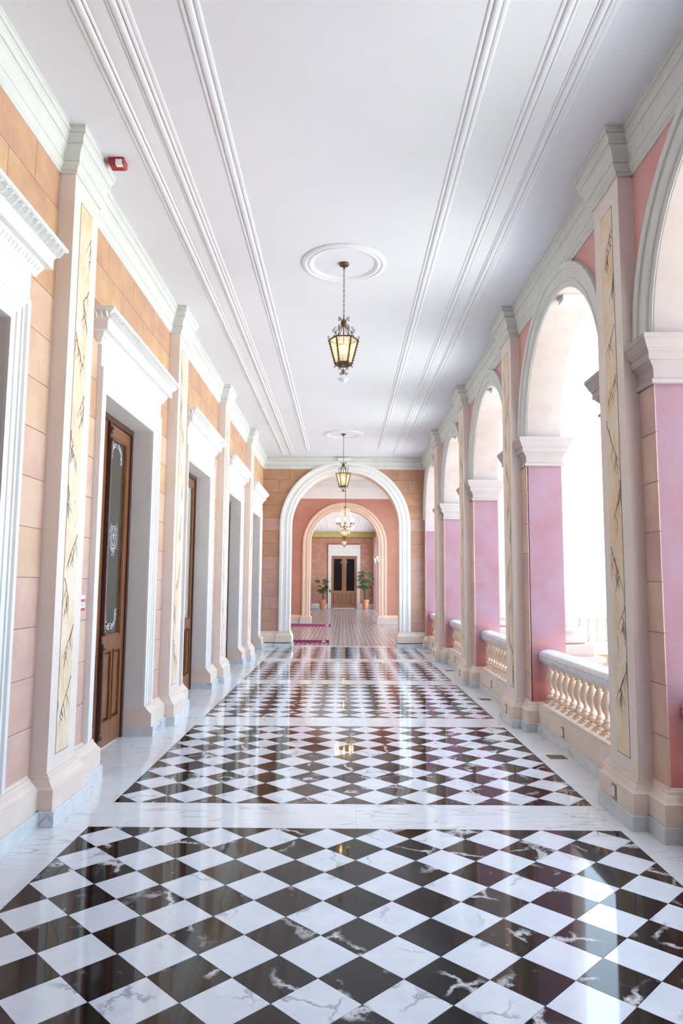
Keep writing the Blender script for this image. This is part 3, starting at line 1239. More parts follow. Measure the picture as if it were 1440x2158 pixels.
BLBL = ['balustrade cut off at the right picture edge, only its rail end showing',
        'large cream balustrade with marble handrail in the nearest full arch',
        'second cream balustrade with marble handrail, beyond the second arcade pilaster',
        'third cream balustrade with marble handrail along the arcade',
        'farthest cream balustrade of the arcade, next to the end wall']
for i, k in enumerate(range(-1, 4)):
    balustrade(k, BLBL[i])


# ------------------------------------------------------------------ end wall with arch
def end_wall(name, label, y0, y1, cx, r, zs, ztop, xl, xr, front, soffit, arch_mat, plinth_mat, av_w, plz, blocks=False, zb=0):
    t = thing(name, label, 'wall', kind='structure')
    n = 36
    mb = MB()
    top = arc(cx, zs, r, PI, 0, n)
    for (yy) in (y0, y1):
        mb.add([(xl, yy, zb), (cx - r, yy, zb), (cx - r, yy, ztop), (xl, yy, ztop)], [(0, 1, 2, 3)])
        mb.add([(cx + r, yy, zb), (xr, yy, zb), (xr, yy, ztop), (cx + r, yy, ztop)], [(0, 1, 2, 3)])
        for i in range(n):
            p, q = top[i], top[i + 1]
            mb.add([(p[0], yy, p[1]), (q[0], yy, q[1]), (q[0], yy, ztop), (p[0], yy, ztop)], [(0, 1, 2, 3)])
    for s_ in (-1, 1):
        xx = cx + s_ * r
        mb.add([(xx, y0, zb), (xx, y1, zb), (xx, y1, zs), (xx, y0, zs)], [(0, 1, 2, 3)], 1)
    for i in range(n):
        p, q = top[i], top[i + 1]
        mb.add([(p[0], y0, p[1]), (p[0], y1, p[1]), (q[0], y1, q[1]), (q[0], y0, q[1])], [(0, 1, 2, 3)], 1)
    mb.build('wall_core', [front, soffit], t)
    w_ = av_w
    prof = [(0, -.004), (0, .03), (-.25 * w_, .03), (-.28 * w_, .042), (-.36 * w_, .05), (-.42 * w_, .04), (-.66 * w_, .04), (-.70 * w_, .055), (-.80 * w_, .066), (-.96 * w_, .066), (-w_, .06), (-w_, -.004)]
    m = MB()
    m.sweep(arch_path(cx, r, zs, plz, 40), [(-u, d) for u, d in prof], lambda a, b, d: (a, y0 - d, b))
    m.build('archivolt', arch_mat, t, smooth=0.5)
    for s_ in (-1, 1):
        xi, xo = cx + s_ * (r - .0), cx + s_ * (r + w_)
        a, b = min(xi, xo), max(xi, xo)
        path = [(a, y1), (a, y0 - .055), (b, y0 - .055), (b, y0)] if s_ > 0 else [(a, y0), (a, y0 - .055), (b, y0 - .055), (b, y1)]
        for (pp, nm, mt) in ((PLINTH, 'plinth', plinth_mat), (MARB, 'marble_base', 'base_marble')):
            m = MB()
            m.sweep(path, [(-u if True else u, z * plz / .32) if nm == 'plinth' else (-u, z) for u, z in pp], plan)
            m.build(nm, mt, t)
        a, b = (xl, cx - r - w_) if s_ < 0 else (cx + r + w_, xr)
        for (pp, nm, mt) in ((PLINTH, 'plinth', plinth_mat), (MARB, 'marble_base', 'base_marble')):
            m = MB()
            m.sweep([(a, y0), (b, y0)], [(-u, z * plz / .32) if nm == 'plinth' else (-u, z) for u, z in pp], plan)
            m.build(nm, mt, t)
    return t


ECX, ER, EZS = .040, 1.405, 3.11
we = end_wall('wall_end', 'end wall of painted stone blocks with a wide white-moulded arch', YE, YE + .45, ECX, ER, EZS, ZC, -2.62, XB, 'mortar_paint', 'apricot_paint', 'trim_white', 'plinth_paint', .285, .40)
for n in range(13):
    z0, z1 = max(CZ0 + n * CH, .40), min(CZ0 + (n + 1) * CH, 4.66)
    for s_ in (-1, 1):
        def inner(z):
            rr = ER + .14
            if z <= EZS:
                return rr
            return math.sqrt(max(0, rr * rr - (z - EZS) ** 2))
        outer = (ECX - XL) if s_ < 0 else (XR - ECX)
        i0, i1 = inner(z0), inner(z1)
        cut = (.42 if n % 2 else .68)
        segs = []
        if outer - max(i0, i1) > .75:
            c = outer - cut
            segs = [((c, c), (outer, outer)), ((i0, i1), (c, c))]
        else:
            segs = [((i0, i1), (outer, outer))]
        for ((a0, a1), (b0, b1)) in segs:
            xs = [ECX + s_ * v for v in (a0, b0, b1, a1)]
            cx = sum(xs) / 4
            cz = (z0 + z1) / 2
            m = MB()
            pts = [(xs[0] - cx, z0 - cz + .0045), (xs[1] - cx, z0 - cz + .0045), (xs[2] - cx, z1 - cz - .0045), (xs[3] - cx, z1 - cz - .0045)]
            g = .0045 * s_
            pts = [(pts[0][0] + g, pts[0][1]), (pts[1][0] - g, pts[1][1]), (pts[2][0] - g, pts[2][1]), (pts[3][0] + g, pts[3][1])]
            m.poly_prism(pts, lambda a, b, w_: (a, w_, b), -.010, .01)
            m.build('stone_block', random.choice(EBLOCKS[:2] if n > 8 else (EBLOCKS[1:3] if n > 5 else EBLOCKS[2:])), we, (cx, YE, cz))  # upper courses darker: weaker light up there put into the block paint
t3 = thing('trim_3', 'grey-green cornice across the top of the end wall', 'cornice', kind='structure')
m = MB()
m.sweep([(XL, YE), (XR, YE)], [(-u * 1.25, z) for u, z in CORN], plan)
m.build('cornice', 'cornice_paint', t3)

# ------------------------------------------------------------------ hall beyond
Y2 = 28.9
ZH = 5.92
w2 = end_wall('wall_hall', 'terracotta-pink hall wall with a cream moulded arch, seen through the first arch', Y2, Y2 + .45, .05, 1.43, 3.24, ZH, -2.9, 2.9, 'hall_paint', 'apricot_paint', 'apricot_paint', 'apricot_paint', .32, .34)
t4 = thing('trim_4', 'broad white frieze and shadowed cornice at the top of the hall', 'cornice', kind='structure')
m = MB()
m.sweep([(-2.45, Y2), (2.45, Y2)], [(0, 5.15), (-.05, 5.15), (-.05, 5.24), (-.06, 5.25), (-.06, 5.45), (-.07, 5.46), (-.07, 5.64), (0, 5.64)], plan)
m.build('frieze', 'trim_white', t4)
m = MB()
m.sweep([(-2.45, Y2), (2.45, Y2)], [(0, 5.64), (-.10, 5.64), (-.22, 5.80), (-.25, 5.86), (-.25, ZH), (0, ZH)], plan)
m.build('cornice', 'cornice_paint', t4)
m = MB()
m.box(-2.9, 2.9, YE + .46, Y2 + .46, ZH, 6.6)
o = m.build('ceiling_hall', 'ceiling_paint')
tag(o, 'white ceiling of the hall behind the first arch', 'ceiling', kind='structure')
m = MB()
m.box(-2.9, 2.9, YE + .0, YE + .46, 5.7, 6.6)
o = m.build('wall_over_arch', 'hall_paint')
tag(o, 'upper wall between the corridor roof and the hall roof', 'wall', kind='structure')
m = MB()
m.box(-2.9, -2.45, YE + .46, Y2, 0, ZH)
o = m.build('wall_hall_left', 'hall_paint')
tag(o, 'terracotta-pink left side wall of the hall', 'wall', kind='structure')
m = MB()
arcade(m, 23.68, [-1, 0, 1], 1.52, 3.9, 2.45, 2.85, ZH, 3.45, y_lo=YE + .46, y_hi=Y2)
o = m.build('wall_hall_right', ['hall_paint', 'hall_paint', 'hall_paint'])
tag(o, 'right side wall of the hall with arches open to daylight', 'wall', kind='structure')

# ------------------------------------------------------------------ second corridor
Y3 = 46.6
ZC2 = 5.06
c2 = thing('ceiling_passage', 'white moulded ceiling of the far corridor', 'ceiling', kind='structure')
MB().box(-2.7, 2.6, Y2 + .46, Y3 + .4, ZC2, 5.7).build('ceiling_slab', 'ceiling_paint', c2)
for (a, b, pr) in ((-1.60, -1.255, wide), (-.965, -.845, narrow), (1.225, 1.56, wide), (.81, .925, narrow)):
    ceil_strip(a, b, Y2 + .5, Y3 - .6, pr, c2, ZC2)
m = MB()
yprev = Y2 + .45
m.box(-2.6, XL, yprev, Y3 + .4, 0, ZC2)
o = m.build('wall_passage_left', 'block_paint_3')
tag(o, 'left wall of the far corridor', 'wall', kind='structure')
m = MB()
arcade(m, 31.15, [0, 1, 2, 3, 4], 1.15, 3.3, XR, XB, ZC2, 3.29, y_lo=Y2 + .45, y_hi=Y3 + .4, zj=2.96)
wpr = thing('wall_passage_right', 'arcaded right wall of the far corridor', 'wall', kind='structure')
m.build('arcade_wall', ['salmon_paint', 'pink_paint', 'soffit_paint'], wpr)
for k in range(6):
    yp = 31.15 - 1.645 + k * 3.29
    if yp - .5 < Y2 + .46:
        continue
    m = MB()
    m.sweep([(XR, yp + .495), (XB, yp + .495), (XB, yp - .495), (XR, yp - .495)], IMP, plan, closed=True) if False else m.sweep([(XR, yp + .495), (XB, yp + .495), (XB, yp - .495), (XR, yp - .495)], [(u, z) for u, z in IMP], plan, closed=True)
    m.build('impost', 'trim_white', wpr)
    m = MB()
    m.box(XR - .10, XR + .01, yp - .24, yp + .24, 0, 4.7)
    m.build('pier_strip', 'pilaster_paint', wpr)
wb = thing('wall_back', 'far back wall of reddish painted blocks behind the potted plants', 'wall', kind='structure')
MB().box(-2.6, XB, Y3 + .02, Y3 + .42, 0, ZC2).build('wall_core', 'mortar_paint', wb)
DW2, DT2 = .83, 3.50
for n in range(13):
    z0, z1 = .30 + n * .335, min(.30 + (n + 1) * .335, 4.70)
    for (s0_, s1_) in (((-2.1, -1.10), (1.13, 2.1)) if z1 < 4.2 else ((-2.1, 2.1),)):
        for (a, b) in split(s0_, s1_, n, .7):
            m = MB()
            cx, cz = (a + b) / 2, (z0 + z1) / 2
            m.cham(a - cx + .003, b - cx - .003, -.01, .03, z0 - cz + .003, z1 - cz - .003, -.003, 1)
            m.build('stone_block', MAT['back_block_paint'], wb, (cx, Y3, cz))
m = MB()
m.sweep([(XL, Y3), (-1.05, Y3)], [(-u, z) for u, z in PLINTH], plan)
m.sweep([(1.1, Y3), (XR, Y3)], [(-u, z) for u, z in PLINTH], plan)
m.sweep([(XL, Y3), (-1.05, Y3)], [(-u, z) for u, z in MARB], plan)
m.sweep([(1.1, Y3), (XR, Y3)], [(-u, z) for u, z in MARB], plan)
m.build('plinth', 'trim_white', wb)
t5 = thing('trim_5', 'olive-yellow cornice above the far back wall', 'cornice', kind='structure')
m = MB()
m.sweep([(XL, Y3), (XR, Y3)], [(-u, z + (ZC2 - ZC)) for u, z in CORN], plan)
m.build('cornice', 'green_cornice', t5)
# far door
fd = thing('door_6', 'brown double door with dark glass at the far end, between two potted plants', 'door', (.06, Y3 - .052, 0), kind='structure', rot=(0, 0, -PI / 2))
for s_ in (-1, 1):
    door_leaf(fd, s_, 'back_door_wood', 'dark_glass', False, s_ > 0)
for ch in fd.children:
    ch.scale = (1, 1.18, 1.08)
m = MB()
m.box(-.01, .02, -DW2 - .02, -DW2, 0, DT2 - .05)
m.box(-.01, .02, DW2, DW2 + .02, 0, DT2 - .05)
m.box(-.01, .02, -DW2, DW2, DT2 - .06, DT2 - .02)
m.build('frame', 'back_door_wood', fd)
m = MB()
m.box(0, .03, -.03, .03, .05, 3.42)
m.build('astragal', 'back_door_wood', fd)
fs_ = thing('door_surround', 'cream door surround with flat cornice on the far back wall', 'door frame', (.06, Y3, 0), 'white moulded door surrounds')
m = MB()
m.box(-1.07, -DW2 - .02, -.06, .02, .0, DT2 - .02)
m.box(DW2 + .02, 1.07, -.06, .02, .0, DT2 - .02)
m.box(-1.07, 1.07, -.06, .02, DT2 - .02, 4.02)
m.box(-1.09, 1.09, -.07, .02, DT2 + .17, DT2 + .2)
m.build('architrave', 'trim_white', fs_)
m = MB()
m.sweep([(-1.07, 0), (1.07, 0)], [(0, 3.98), (-.08, 3.98), (-.10, 4.03), (-.17, 4.05), (-.17, 4.11), (-.24, 4.19), (-.25, 4.22), (0, 4.22)], plan)
m.build('cornice', 'trim_white', fs_)
m = MB()
m.tube([(-.06, -.07, 3.84), (.0, -.12, 3.86), (.02, -.12, 3.80)], .03, 6)
m.box(0, .5, -.075, -.06, 3.79, 3.81)
m.build('lamp_bracket', 'white_plastic', fs_)
m = MB()
m.box(-.8, .8, -.35, .0, 0.0005, .05)
m.build('threshold', 'strip_marble', fs_)


# ------------------------------------------------------------------ lanterns
def scroll(c, r, a0, turns, n=14, flat=(1, 0)):
    """flat spiral in a vertical plane through direction flat; returns points"""
    pts = []
    for i in range(n + 1):
        t_ = i / n
        a = a0 + turns * 2 * PI * t_
        rr = r * (1 - .75 * t_)
        pts.append((c[0] + flat[0] * rr * math.cos(a), c[1] + flat[1] * rr * math.cos(a), c[2] + rr * math.sin(a)))
    return pts


def lantern():
    """origin at the canopy on the ceiling; hangs down"""
    t = thing('hanging_lantern', '', 'lantern', (0, 0, 0), 'bronze hexagonal hanging lanterns')
    m = MB()
    m.lathe([(.001, -.028), (.02, -.028), (.045, -.022), (.052, -.012), (.052, 0.0)], seg=20)
    m.lathe([(.008, -.06), (.010, -.05), (.010, -.028), (.002, -.028)], seg=8)
    m.build('canopy', 'bronze', t, smooth=0.6)
    m = MB()
    z = -.062
    i = 0
    while z > -.575:
        pts = []
        for k in range(10):
            a = 2 * PI * k / 10
            u, v = .0085 * math.cos(a), .017 * math.sin(a)
            pts.append((u, 0, z - .014 + v) if i % 2 == 0 else (0, u, z - .014 + v))
        m.tube(pts, .0026, 5, closed=True)
        z -= .0262
        i += 1
    m.build('chain', 'bronze', t, smooth=0.8)
    m = MB()
    m.lathe([(.003, -.57), (.012, -.575), (.010, -.59), (.020, -.60), (.030, -.612), (.032, -.63), (.026, -.645), (.012, -.655), (.006, -.67), (.006, -.86), (.012, -.87), (.002, -.88)], seg=14)
    for k in range(6):
        a = PI / 6 + k * PI / 3
        d = (math.cos(a), math.sin(a))
        m.tube([(d[0] * .02, d[1] * .02, -.60), (d[0] * .035, d[1] * .035, -.585)] + scroll((d[0] * .052, d[1] * .052, -.583), .017, PI, -1.1, 10, d), .0035, 5)
    m.build('crown', 'bronze', t, smooth=0.7)
    RT, RB, ZT, ZB = .148, .082, -.800, -1.050
    m = MB()
    for k in range(6):
        a = k * PI / 3
        d = (math.cos(a), math.sin(a))
        # arched arm from the crown out to the rim, with two scrolls
        arm = [(d[0] * .022, d[1] * .022, -.64), (d[0] * .045, d[1] * .045, -.685), (d[0] * .085, d[1] * .085, -.715), (d[0] * .098, d[1] * .098, -.755), (d[0] * .118, d[1] * .118, -.785), (d[0] * RT, d[1] * RT, ZT)]
        m.tube(arm, .0042, 5)
        m.tube([(d[0] * .07, d[1] * .07, -.705)] + scroll((d[0] * .102, d[1] * .102, -.70), .018, -PI * .7, 1.1, 10, d), .0034, 5)
        m.tube(scroll((d[0] * .085, d[1] * .085, -.675), .016, -PI / 2, 1.0, 9, d), .003, 5)
        m.tube([(d[0] * RT, d[1] * RT, ZT)] + scroll((d[0] * (RT + .004), d[1] * (RT + .004), ZT + .026), .014, -PI / 2, .9, 9, d), .0038, 5)
    m.build('arms', 'bronze', t, smooth=0.7)
    m = MB()
    for (R, Z, h) in ((RT, ZT, .012), (RB, ZB, .022)):
        path = [(R * math.cos(k * PI / 3), R * math.sin(k * PI / 3)) for k in range(6)]
        m = MB()
        m.sweep(path, [(-.006, Z - h / 2), (.006, Z - h / 2), (.006, Z + h / 2), (-.006, Z + h / 2)], plan, closed=True)
        m.build('frame_ring', 'bronze', t)
    m = MB()
    m.lathe([(.001, ZB - .016), (RB * .85, ZB - .010), (RB * .85, ZB - .004), (.001, ZB - .004)], seg=6)
    m.build('base_plate', 'bronze', t)
    for k in range(6):
        a = k * PI / 3
        d = (math.cos(a), math.sin(a))
        m = MB()
        m.tube([(d[0] * RT, d[1] * RT, ZT), (d[0] * RB, d[1] * RB, ZB)], .0085, 6)
        for j in range(9):
            t_ = (j + .5) / 9
            rr = RT + (RB - RT) * t_ + .006
            zz = ZT + (ZB - ZT) * t_
            m.lathe([(.001, -.011), (.009, -.005), (.009, .005), (.001, .011)], d[0] * rr, d[1] * rr, zz, 6)
        m.tube([(d[0] * RB, d[1] * RB, ZB)] + scroll((d[0] * (RB + .008), d[1] * (RB + .008), ZB - .022), .014, PI / 2, .9, 9, d), .0036, 5)
        m.build('rib', 'bronze', t, smooth=0.7)
        b = a + PI / 3
        e = (math.cos(b), math.sin(b))
        q = .965
        m = MB()
        m.add([(d[0] * RT * q, d[1] * RT * q, ZT), (e[0] * RT * q, e[1] * RT * q, ZT), (e[0] * RB * q, e[1] * RB * q, ZB + .005), (d[0] * RB * q, d[1] * RB * q, ZB + .005)], [(0, 1, 2, 3)])
        m.build('pane', 'amber_glass', t)
    m = MB()
    for k in range(3):
        a = k * 2 * PI / 3 + .4
        d = (math.cos(a), math.sin(a))
        m.tube([(d[0] * .05, d[1] * .05, ZB - .01), (d[0] * .025, d[1] * .025, ZB - .05), (d[0] * .01, d[1] * .01, ZB - .085)], .004, 5)
        m.tube(scroll((d[0] * .032, d[1] * .032, ZB - .088), .018, PI, 1.0, 9, d), .0045, 5)
    m.lathe([(.001, -1.158), (.008, -1.15), (.012, -1.138), (.02, -1.128), (.02, -1.12), (.008, -1.115), (.005, -1.10), (.001, -1.095)], seg=10)
    m.build('finial', 'bronze', t, smooth=0.7)
    m = MB()
    m.lathe([(.012, -1.05), (.012, -.945), (.010, -.94)], seg=10)
    m.build('candle', 'white_plastic', t)
    m = MB()
    m.lathe([(.001, -.945), (.013, -.935), (.018, -.91), (.014, -.88), (.005, -.85), (.001, -.84)], seg=12)
    m.build('bulb', 'candle_glow', t, smooth=1.0)
    return t


L0 = lantern()
spots = [(-.012, 6.92, ZC, 'hexagonal bronze lantern hanging nearest the camera from the first ceiling medallion'),
         (-.012, 15.15, ZC, 'bronze lantern hanging in front of the first arch, from the second medallion'),
         (.05, 33.5, ZC2, 'small lit lantern hanging just below the chandelier, in the far corridor'),
         (.05, 41.5, ZC2, 'tiny lit lantern hanging above the far back door')]
for i, (x, y_, z, lb) in enumerate(spots):
    o = L0 if i == 0 else copy_tree(L0)
    o.location = (x, y_, z)
    o['label'] = lb
    if i == 0:
        o.scale = (1, 1, 1.022)
    if i == 1:
        o.scale = (1.06, 1.06, 1.115)
    if i > 1:
        o.scale = (1.15, 1.15, 1.12)

# chandelier in the hall
ch = thing('chandelier', 'crystal chandelier with lit candles hanging in the hall between the two arches', 'chandelier', (.06, 23.6, 0))
m = MB()
m.tube([(0, 0, ZH), (0, 0, 4.28)], .012, 6)
m.lathe([(.001, 5.84), (.06, 5.86), (.07, ZH)], seg=12)
m.build('rod', 'bronze', ch)
m = MB()
m.lathe([(.001, 3.42), (.03, 3.45), (.05, 3.50), (.03, 3.56), (.02, 3.7), (.04, 3.78), (.02, 3.86), (.015, 4.1), (.05, 4.16), (.05, 4.2), (.01, 4.28)], seg=12)
m.build('stem', 'brass', ch, smooth=0.7)
for k in range(8):
    a = 2 * PI * k / 8
    d = (math.cos(a), math.sin(a))
    m = MB()
    m.tube([(0, 0, 3.60), (d[0] * .1, d[1] * .1, 3.52), (d[0] * .2, d[1] * .2, 3.54), (d[0] * .28, d[1] * .28, 3.64)], .009, 6)
    m.lathe([(.001, 3.63), (.03, 3.64), (.04, 3.665), (.012, 3.665)], d[0] * .28, d[1] * .28, 0, 8)
    m.build('arm', 'bronze', ch)
    m = MB()
    m.lathe([(.012, 3.66), (.012, 3.74), (.001, 3.745)], d[0] * .28, d[1] * .28, 0, 6)
    m.build('candle', 'white_plastic', ch)
    m = MB()
    m.lathe([(.001, 3.74), (.022, 3.77), (.02, 3.81), (.001, 3.86)], d[0] * .28, d[1] * .28, 0, 8)
    m.build('bulb', 'candle_glow', ch)
m = MB()
rng = random.Random(3)
for ring, (r, z, n_) in enumerate(((.13, 4.10, 10), (.20, 3.98, 12), (.24, 3.45, 16), (.15, 3.36, 10), (.30, 3.55, 16))):
    for k in range(n_):
        a = 2 * PI * k / n_ + ring * .3
        m.lathe([(.001, -.06), (.017, -.02), (.012, .02), (.001, .04)], r * math.cos(a), r * math.sin(a), z + rng.uniform(-.02, .02), 6)
for (r, z) in ((.13, 4.14), (.20, 4.02), (.24, 3.5), (.30, 3.6)):
    m.tube([(r * math.cos(2 * PI * k / 24), r * math.sin(2 * PI * k / 24), z) for k in range(24)], .006, 5, closed=True)
m.build('crystal_drops', 'crystal', ch)['kind'] = 'stuff'

# ------------------------------------------------------------------ small fittings
al = thing('fire_alarm', 'small red fire alarm strobe with clear lens under the ceiling', 'alarm', (-1.80, 5.17, ZC))
m = MB()
m.cham(-.062, .062, -.05, .05, -.062, 0.0, -.014, 2)
m.build('housing', 'alarm_red', al)
m = MB()
m.cham(.0, .05, -.056, -.02, -.069, -.02, -.006, 2)
m.build('lens', 'alarm_lens', al)
sm = thing('smoke_detector', 'small white round smoke detector on the ceiling behind the nearest lantern', 'smoke detector', (-.012, 11.0, ZC))
MB().lathe([(.075, 0), (.075, -.012), (.068, -.018), (.001, -.018)], seg=20).build('base', 'white_plastic', sm, smooth=0.5)
MB().lathe([(.045, -.018), (.045, -.045), (.03, -.06), (.001, -.062)], seg=20).build('sensor', 'white_plastic', sm, smooth=0.5)
el = thing('emergency_light', 'pale rectangular emergency light on the cornice above the first arch', 'light', (-.003, YE - .16, 4.822))
MB().box(-.17, .17, -.03, .05, -.035, .035).build('housing', 'white_plastic', el)
MB().box(-.155, .155, -.034, -.03, -.028, .028).build('diffuser', 'alarm_lens', el)
sg = thing('call_point_sign', 'small red and white notice on the wall between the nearest pilaster and etched-glass door', 'sign', (XL + .004, 5.61, 1.43))
MB().box(0, .012, -.05, .05, -.065, .065).build('plate', 'white_plastic', sg)
for (a, b) in ((.012, .034), (-.062, -.036)):
    MB().box(.012, .0135, -.046, .046, a, b).build('red_band', 'sign_red', sg)
m = MB()
for i, z in enumerate((-.022, -.012, -.002)):
    m.box(.012, .0132, -.03, .03 - .012 * (i % 2), z, z + .004)
m.build('print_line', 'socket_metal', sg)


def socket(loc, label):
    t = thing('wall_socket', label, 'socket', loc, 'floor-level sockets along the arcade')
    m = MB()
    m.cham(-.008, 0, -.036, .036, -.052, .052, -.003, 0)
    m.build('plate', 'socket_metal', t)
    m = MB()
    m.box(-.0105, -.008, -.02, .02, -.034, .034)
    m.build('insert', 'white_plastic', t)


for k in range(4):
    socket((XR - .110 - .065, YP0 + k * PER + .02, .160), 'small socket plate low on the plinth of the %s arcade pilaster' % ORD[k])
    socket((2.155, BAY0 + k * PER + .27, .175), 'small socket plate low in the panel under the %s full balustrade' % ORD[k])
    g = thing('floor_grille', 'brass strip grille set in the marble border below the %s full balustrade' % ORD[k], 'grille', (2.015, BAY0 + k * PER + .02, 0), 'brass floor grilles along the arcade')
    m = MB()
    m.box(-.085, .085, -.08, .08, 0.0, .0012)
    m.build('plate', 'brass', g)
    for i in range(7):
        m = MB()
        m.box(-.07, .07, -.066 + i * .02, -.058 + i * .02, .0012, .0022)
        m.build('bar', 'socket_metal', g)


def bar(loc, L, label):
    t = thing('magenta_bar', label, 'bar', loc, 'low magenta bars on the hall floor')
    MB().box(-L, 0, -.06, .06, 0.0, .075).build('box', 'magenta_vinyl', t)
    MB().box(-L, 0, -.062, -.06, .045, .06).build('stripe', 'magenta_dark', t)
    MB().box(-.19, -.09, -.0625, -.0605, .02, .062).build('white_tag', 'white_plastic', t)
    MB().box(-.04, .002, -.063, .063, 0.0, .078).build('end_cap', 'magenta_dark', t)


bar((-.38, 19.35, 0), 1.9, 'low magenta bar with white tag lying on the hall floor, nearer one')
bar((-.46, 26.9, 0), 1.9, 'low magenta bar with white tag on the hall floor, farther one')


# ------------------------------------------------------------------ potted plants
def fan_leaf():
    mb = MB()
    n = 7
    for i in range(n):
        a = (i - (n - 1) / 2) * .36
        d = Vector((math.cos(a), math.sin(a), 0))
        q = Vector((-d.y, d.x, 0))
        L = .25 - .018 * abs(i - 3)
        pts = [(0, .004, 0), (.35, .024, .01), (.75, .018, -.02), (1.0, .002, -.075)]
        vs, fs = [], []
        for (t_, hw, dz) in pts:
            c = d * L * t_ + Vector((0, 0, dz))
            vs += [c - q * hw, c + q * hw]
        for j in range(3):
            fs.append((2 * j, 2 * j + 1, 2 * j + 3, 2 * j + 2))
        mb.add(vs, fs)
    return mb.mesh('leaf', 'leaf_green')


FAN = fan_leaf()


def plant(loc, H, n, seed, spread, label):
    rng = random.Random(seed)
    t = thing('potted_palm', label, 'plant', loc, 'potted palms beside the far door')
    m = MB()
    m.lathe([(.001, 0), (.16, 0), (.165, .02), (.23, .50), (.255, .51), (.265, .53), (.265, .60), (.255, .61), (.235, .61), (.225, .56), (.001, .55)], seg=20)
    m.build('pot', 'terracotta', t, smooth=0.6)
    m = MB()
    m.lathe([(.001, .562), (.226, .558)], seg=16)
    m.build('soil', 'soil', t)
    for i in range(5):
        a = rng.uniform(0, 6.28)
        r0 = rng.uniform(.02, .1)
        top = rng.uniform(.75, 1.0) * H * .86
        sx, sy = math.cos(a) * spread * .4, math.sin(a) * spread * .4
        m = MB()
        m.tube([(math.cos(a) * r0, math.sin(a) * r0, .55), (math.cos(a) * (r0 + .04), math.sin(a) * (r0 + .04), .55 + (top - .55) * .5), (sx, sy, top)], [.022, .018, .010], 6)
        m.build('stem', 'stem_brown', t)
    for i in range(n):
        z = H * rng.uniform(.56, 1.0)
        a = rng.uniform(0, 6.28)
        rr = spread * rng.uniform(.1, 1.0) * (1.15 - .4 * abs(z / H - .75))
        x, y_ = math.cos(a) * rr, math.sin(a) * rr
        m = MB()
        o = put('leaf', FAN, t, (x, y_, z), (rng.uniform(-.5, .5), rng.uniform(-.2, .6), a + rng.uniform(-.5, .5)))
        k = rng.uniform(.9, 1.35)
        o.scale = (k, k, k)


plant((-1.34, Y3 - 1.0, 0), 1.92, 34, 4, .40, 'shorter palm in a terracotta pot left of the far door')
plant((1.44, Y3 - 1.0, 0), 2.46, 52, 9, .40, 'taller palm in a terracotta pot right of the far door')


# ------------------------------------------------------------------ outside
def column():
    t = thing('engaged_column', '', 'column', (2.60, 0, 0), 'pale columns on pedestals outside the arcade piers')
    m = MB()
    m.box(-.105, .27, -.33, .33, -1.3, .66)
    m.box(-.105, .30, -.36, .36, .66, .70)
    m.box(-.105, .33, -.39, .39, .70, .74)
    m.box(-.105, .36, -.42, .42, .74, .80)
    m.box(-.105, .26, -.32, .32, .80, .93)
    m.build('pedestal', 'exterior_stone', t)
    m = MB()
    m.lathe([(.25, .93), (.27, .95), (.275, .985), (.255, 1.01), (.215, 1.02), (.205, 1.045), (.22, 1.06), (.235, 1.08), (.225, 1.105), (.19, 1.12)], .0, 0, 0, 28)
    m.build('base', 'exterior_stone', t, smooth=0.6)
    m = MB()
    m.lathe([(.185, 1.12), (.178, 1.8), (.165, 3.0), (.152, 4.1)], .0, 0, 0, 28)
    m.build('shaft', 'exterior_stone', t, smooth=0.6)
    m = MB()
    m.lathe([(.152, 4.1), (.175, 4.11), (.175, 4.14), (.155, 4.15), (.17, 4.25), (.22, 4.33)], .0, 0, 0, 28)
    m.box(-.1, .24, -.24, .24, 4.33, 4.42)
    m.build('capital', 'exterior_stone', t, smooth=0.6)
    return t


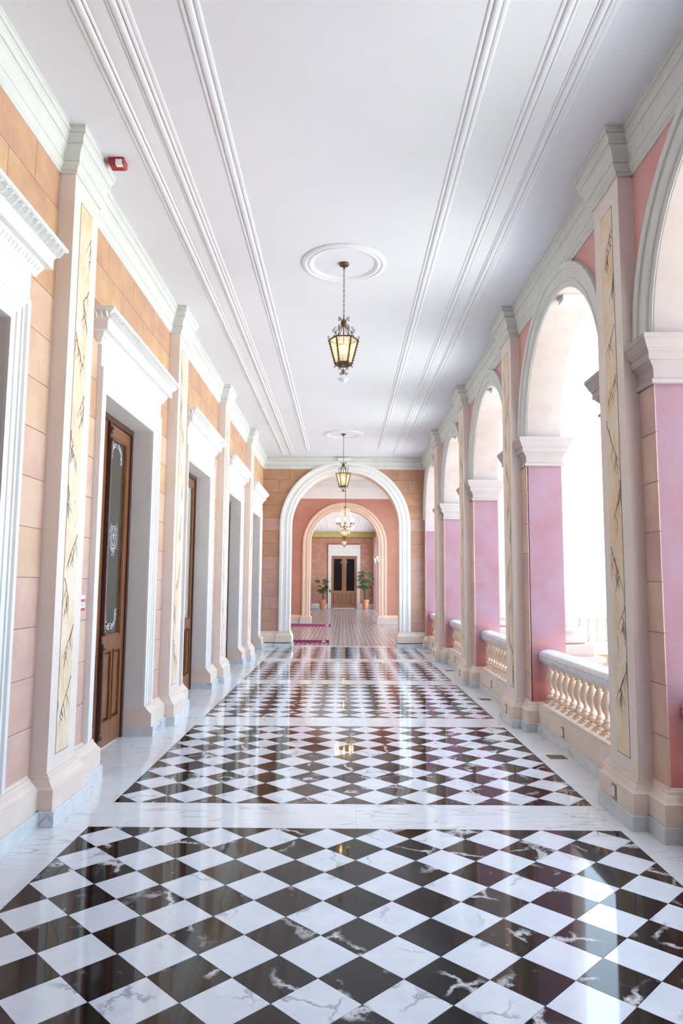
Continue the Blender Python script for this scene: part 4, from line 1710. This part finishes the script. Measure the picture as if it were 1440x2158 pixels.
c0 = column()
for k in range(1, 4):
    o = c0 if k == 1 else copy_tree(c0)
    o.location = (2.60, YP0 + k * PER, 0)
    o['label'] = [None,
                  'pale sunlit column on a stepped pedestal outside the nearest full arch',
                  'pale sunlit column on a pedestal outside the second full arch',
                  'pale sunlit column on a pedestal outside the third full arch'][k]

m = MB()
m.box(2.4, 90, -60, 90, -1.6, -1.3)
o = m.build('ground', 'ground_stone')
tag(o, 'sunlit pale paving of the courtyard outside the arcade', 'ground', kind='structure')
WBALM = BALM.copy()
WBALM.materials[0] = MAT['wing_stone']
wg = thing('courtyard_wing', 'sunlit pale wing of the building across the courtyard, glaring white through the arches', 'building', (9.5, 19.6, 0))
m = MB()
m.box(-5.2, 9, .0, .5, -1.3, -.42)
m.build('terrace_wall', 'wing_pink', wg)
m = MB()
m.box(-5.2, 9, -.10, .5, -.42, -.27)
m.build('yellow_band', 'yellow_band', wg)
m = MB()
m.box(-5.2, 9, -.16, .5, -.27, -.18)
m.box(-5.2, 9, -.06, .5, -.18, -.05)
m.build('ledge', 'wing_stone', wg)
m = MB()
m.box(-5.2, 9, .0, .22, .70, .86)
m.box(-5.2, 9, .02, .2, -.05, .05)
m.build('handrail', 'wing_stone', wg)
for i in range(56):
    o = put('baluster', WBALM, wg, (-5.1 + i * .25, .11, .05))
    o.scale = (1.1, 1.1, 1.57)
m = MB()
m.box(-5.2, 9, 4.0, 4.4, -.05, 6.5)
m.box(-5.2, 9, .3, 4.0, -.5, -.05)
m.build('facade', 'facade_paint', wg)

m = MB()
m.box(2.7, 40, -9.0, -5.0, -1.3, 8.0)
m.box(2.7, 40, -5.0, -4.7, 7.4, 8.0)
o = m.build('added_shade_wing', 'facade_shade_paint')  # added out of view to darken the faces turned to the camera
tag(o, 'added unseen wing behind the camera that blocks sky light', 'building', kind='structure')
# unseen closing wall, set close behind the camera to cut light
m = MB()
m.box(-2.7, 2.6, -1.6, -1.3, -.2, 5.7)
o = m.build('unseen_wall_rear', 'salmon_paint')
tag(o, 'unseen plain rose wall set close behind the camera to cut light', 'wall', kind='structure')
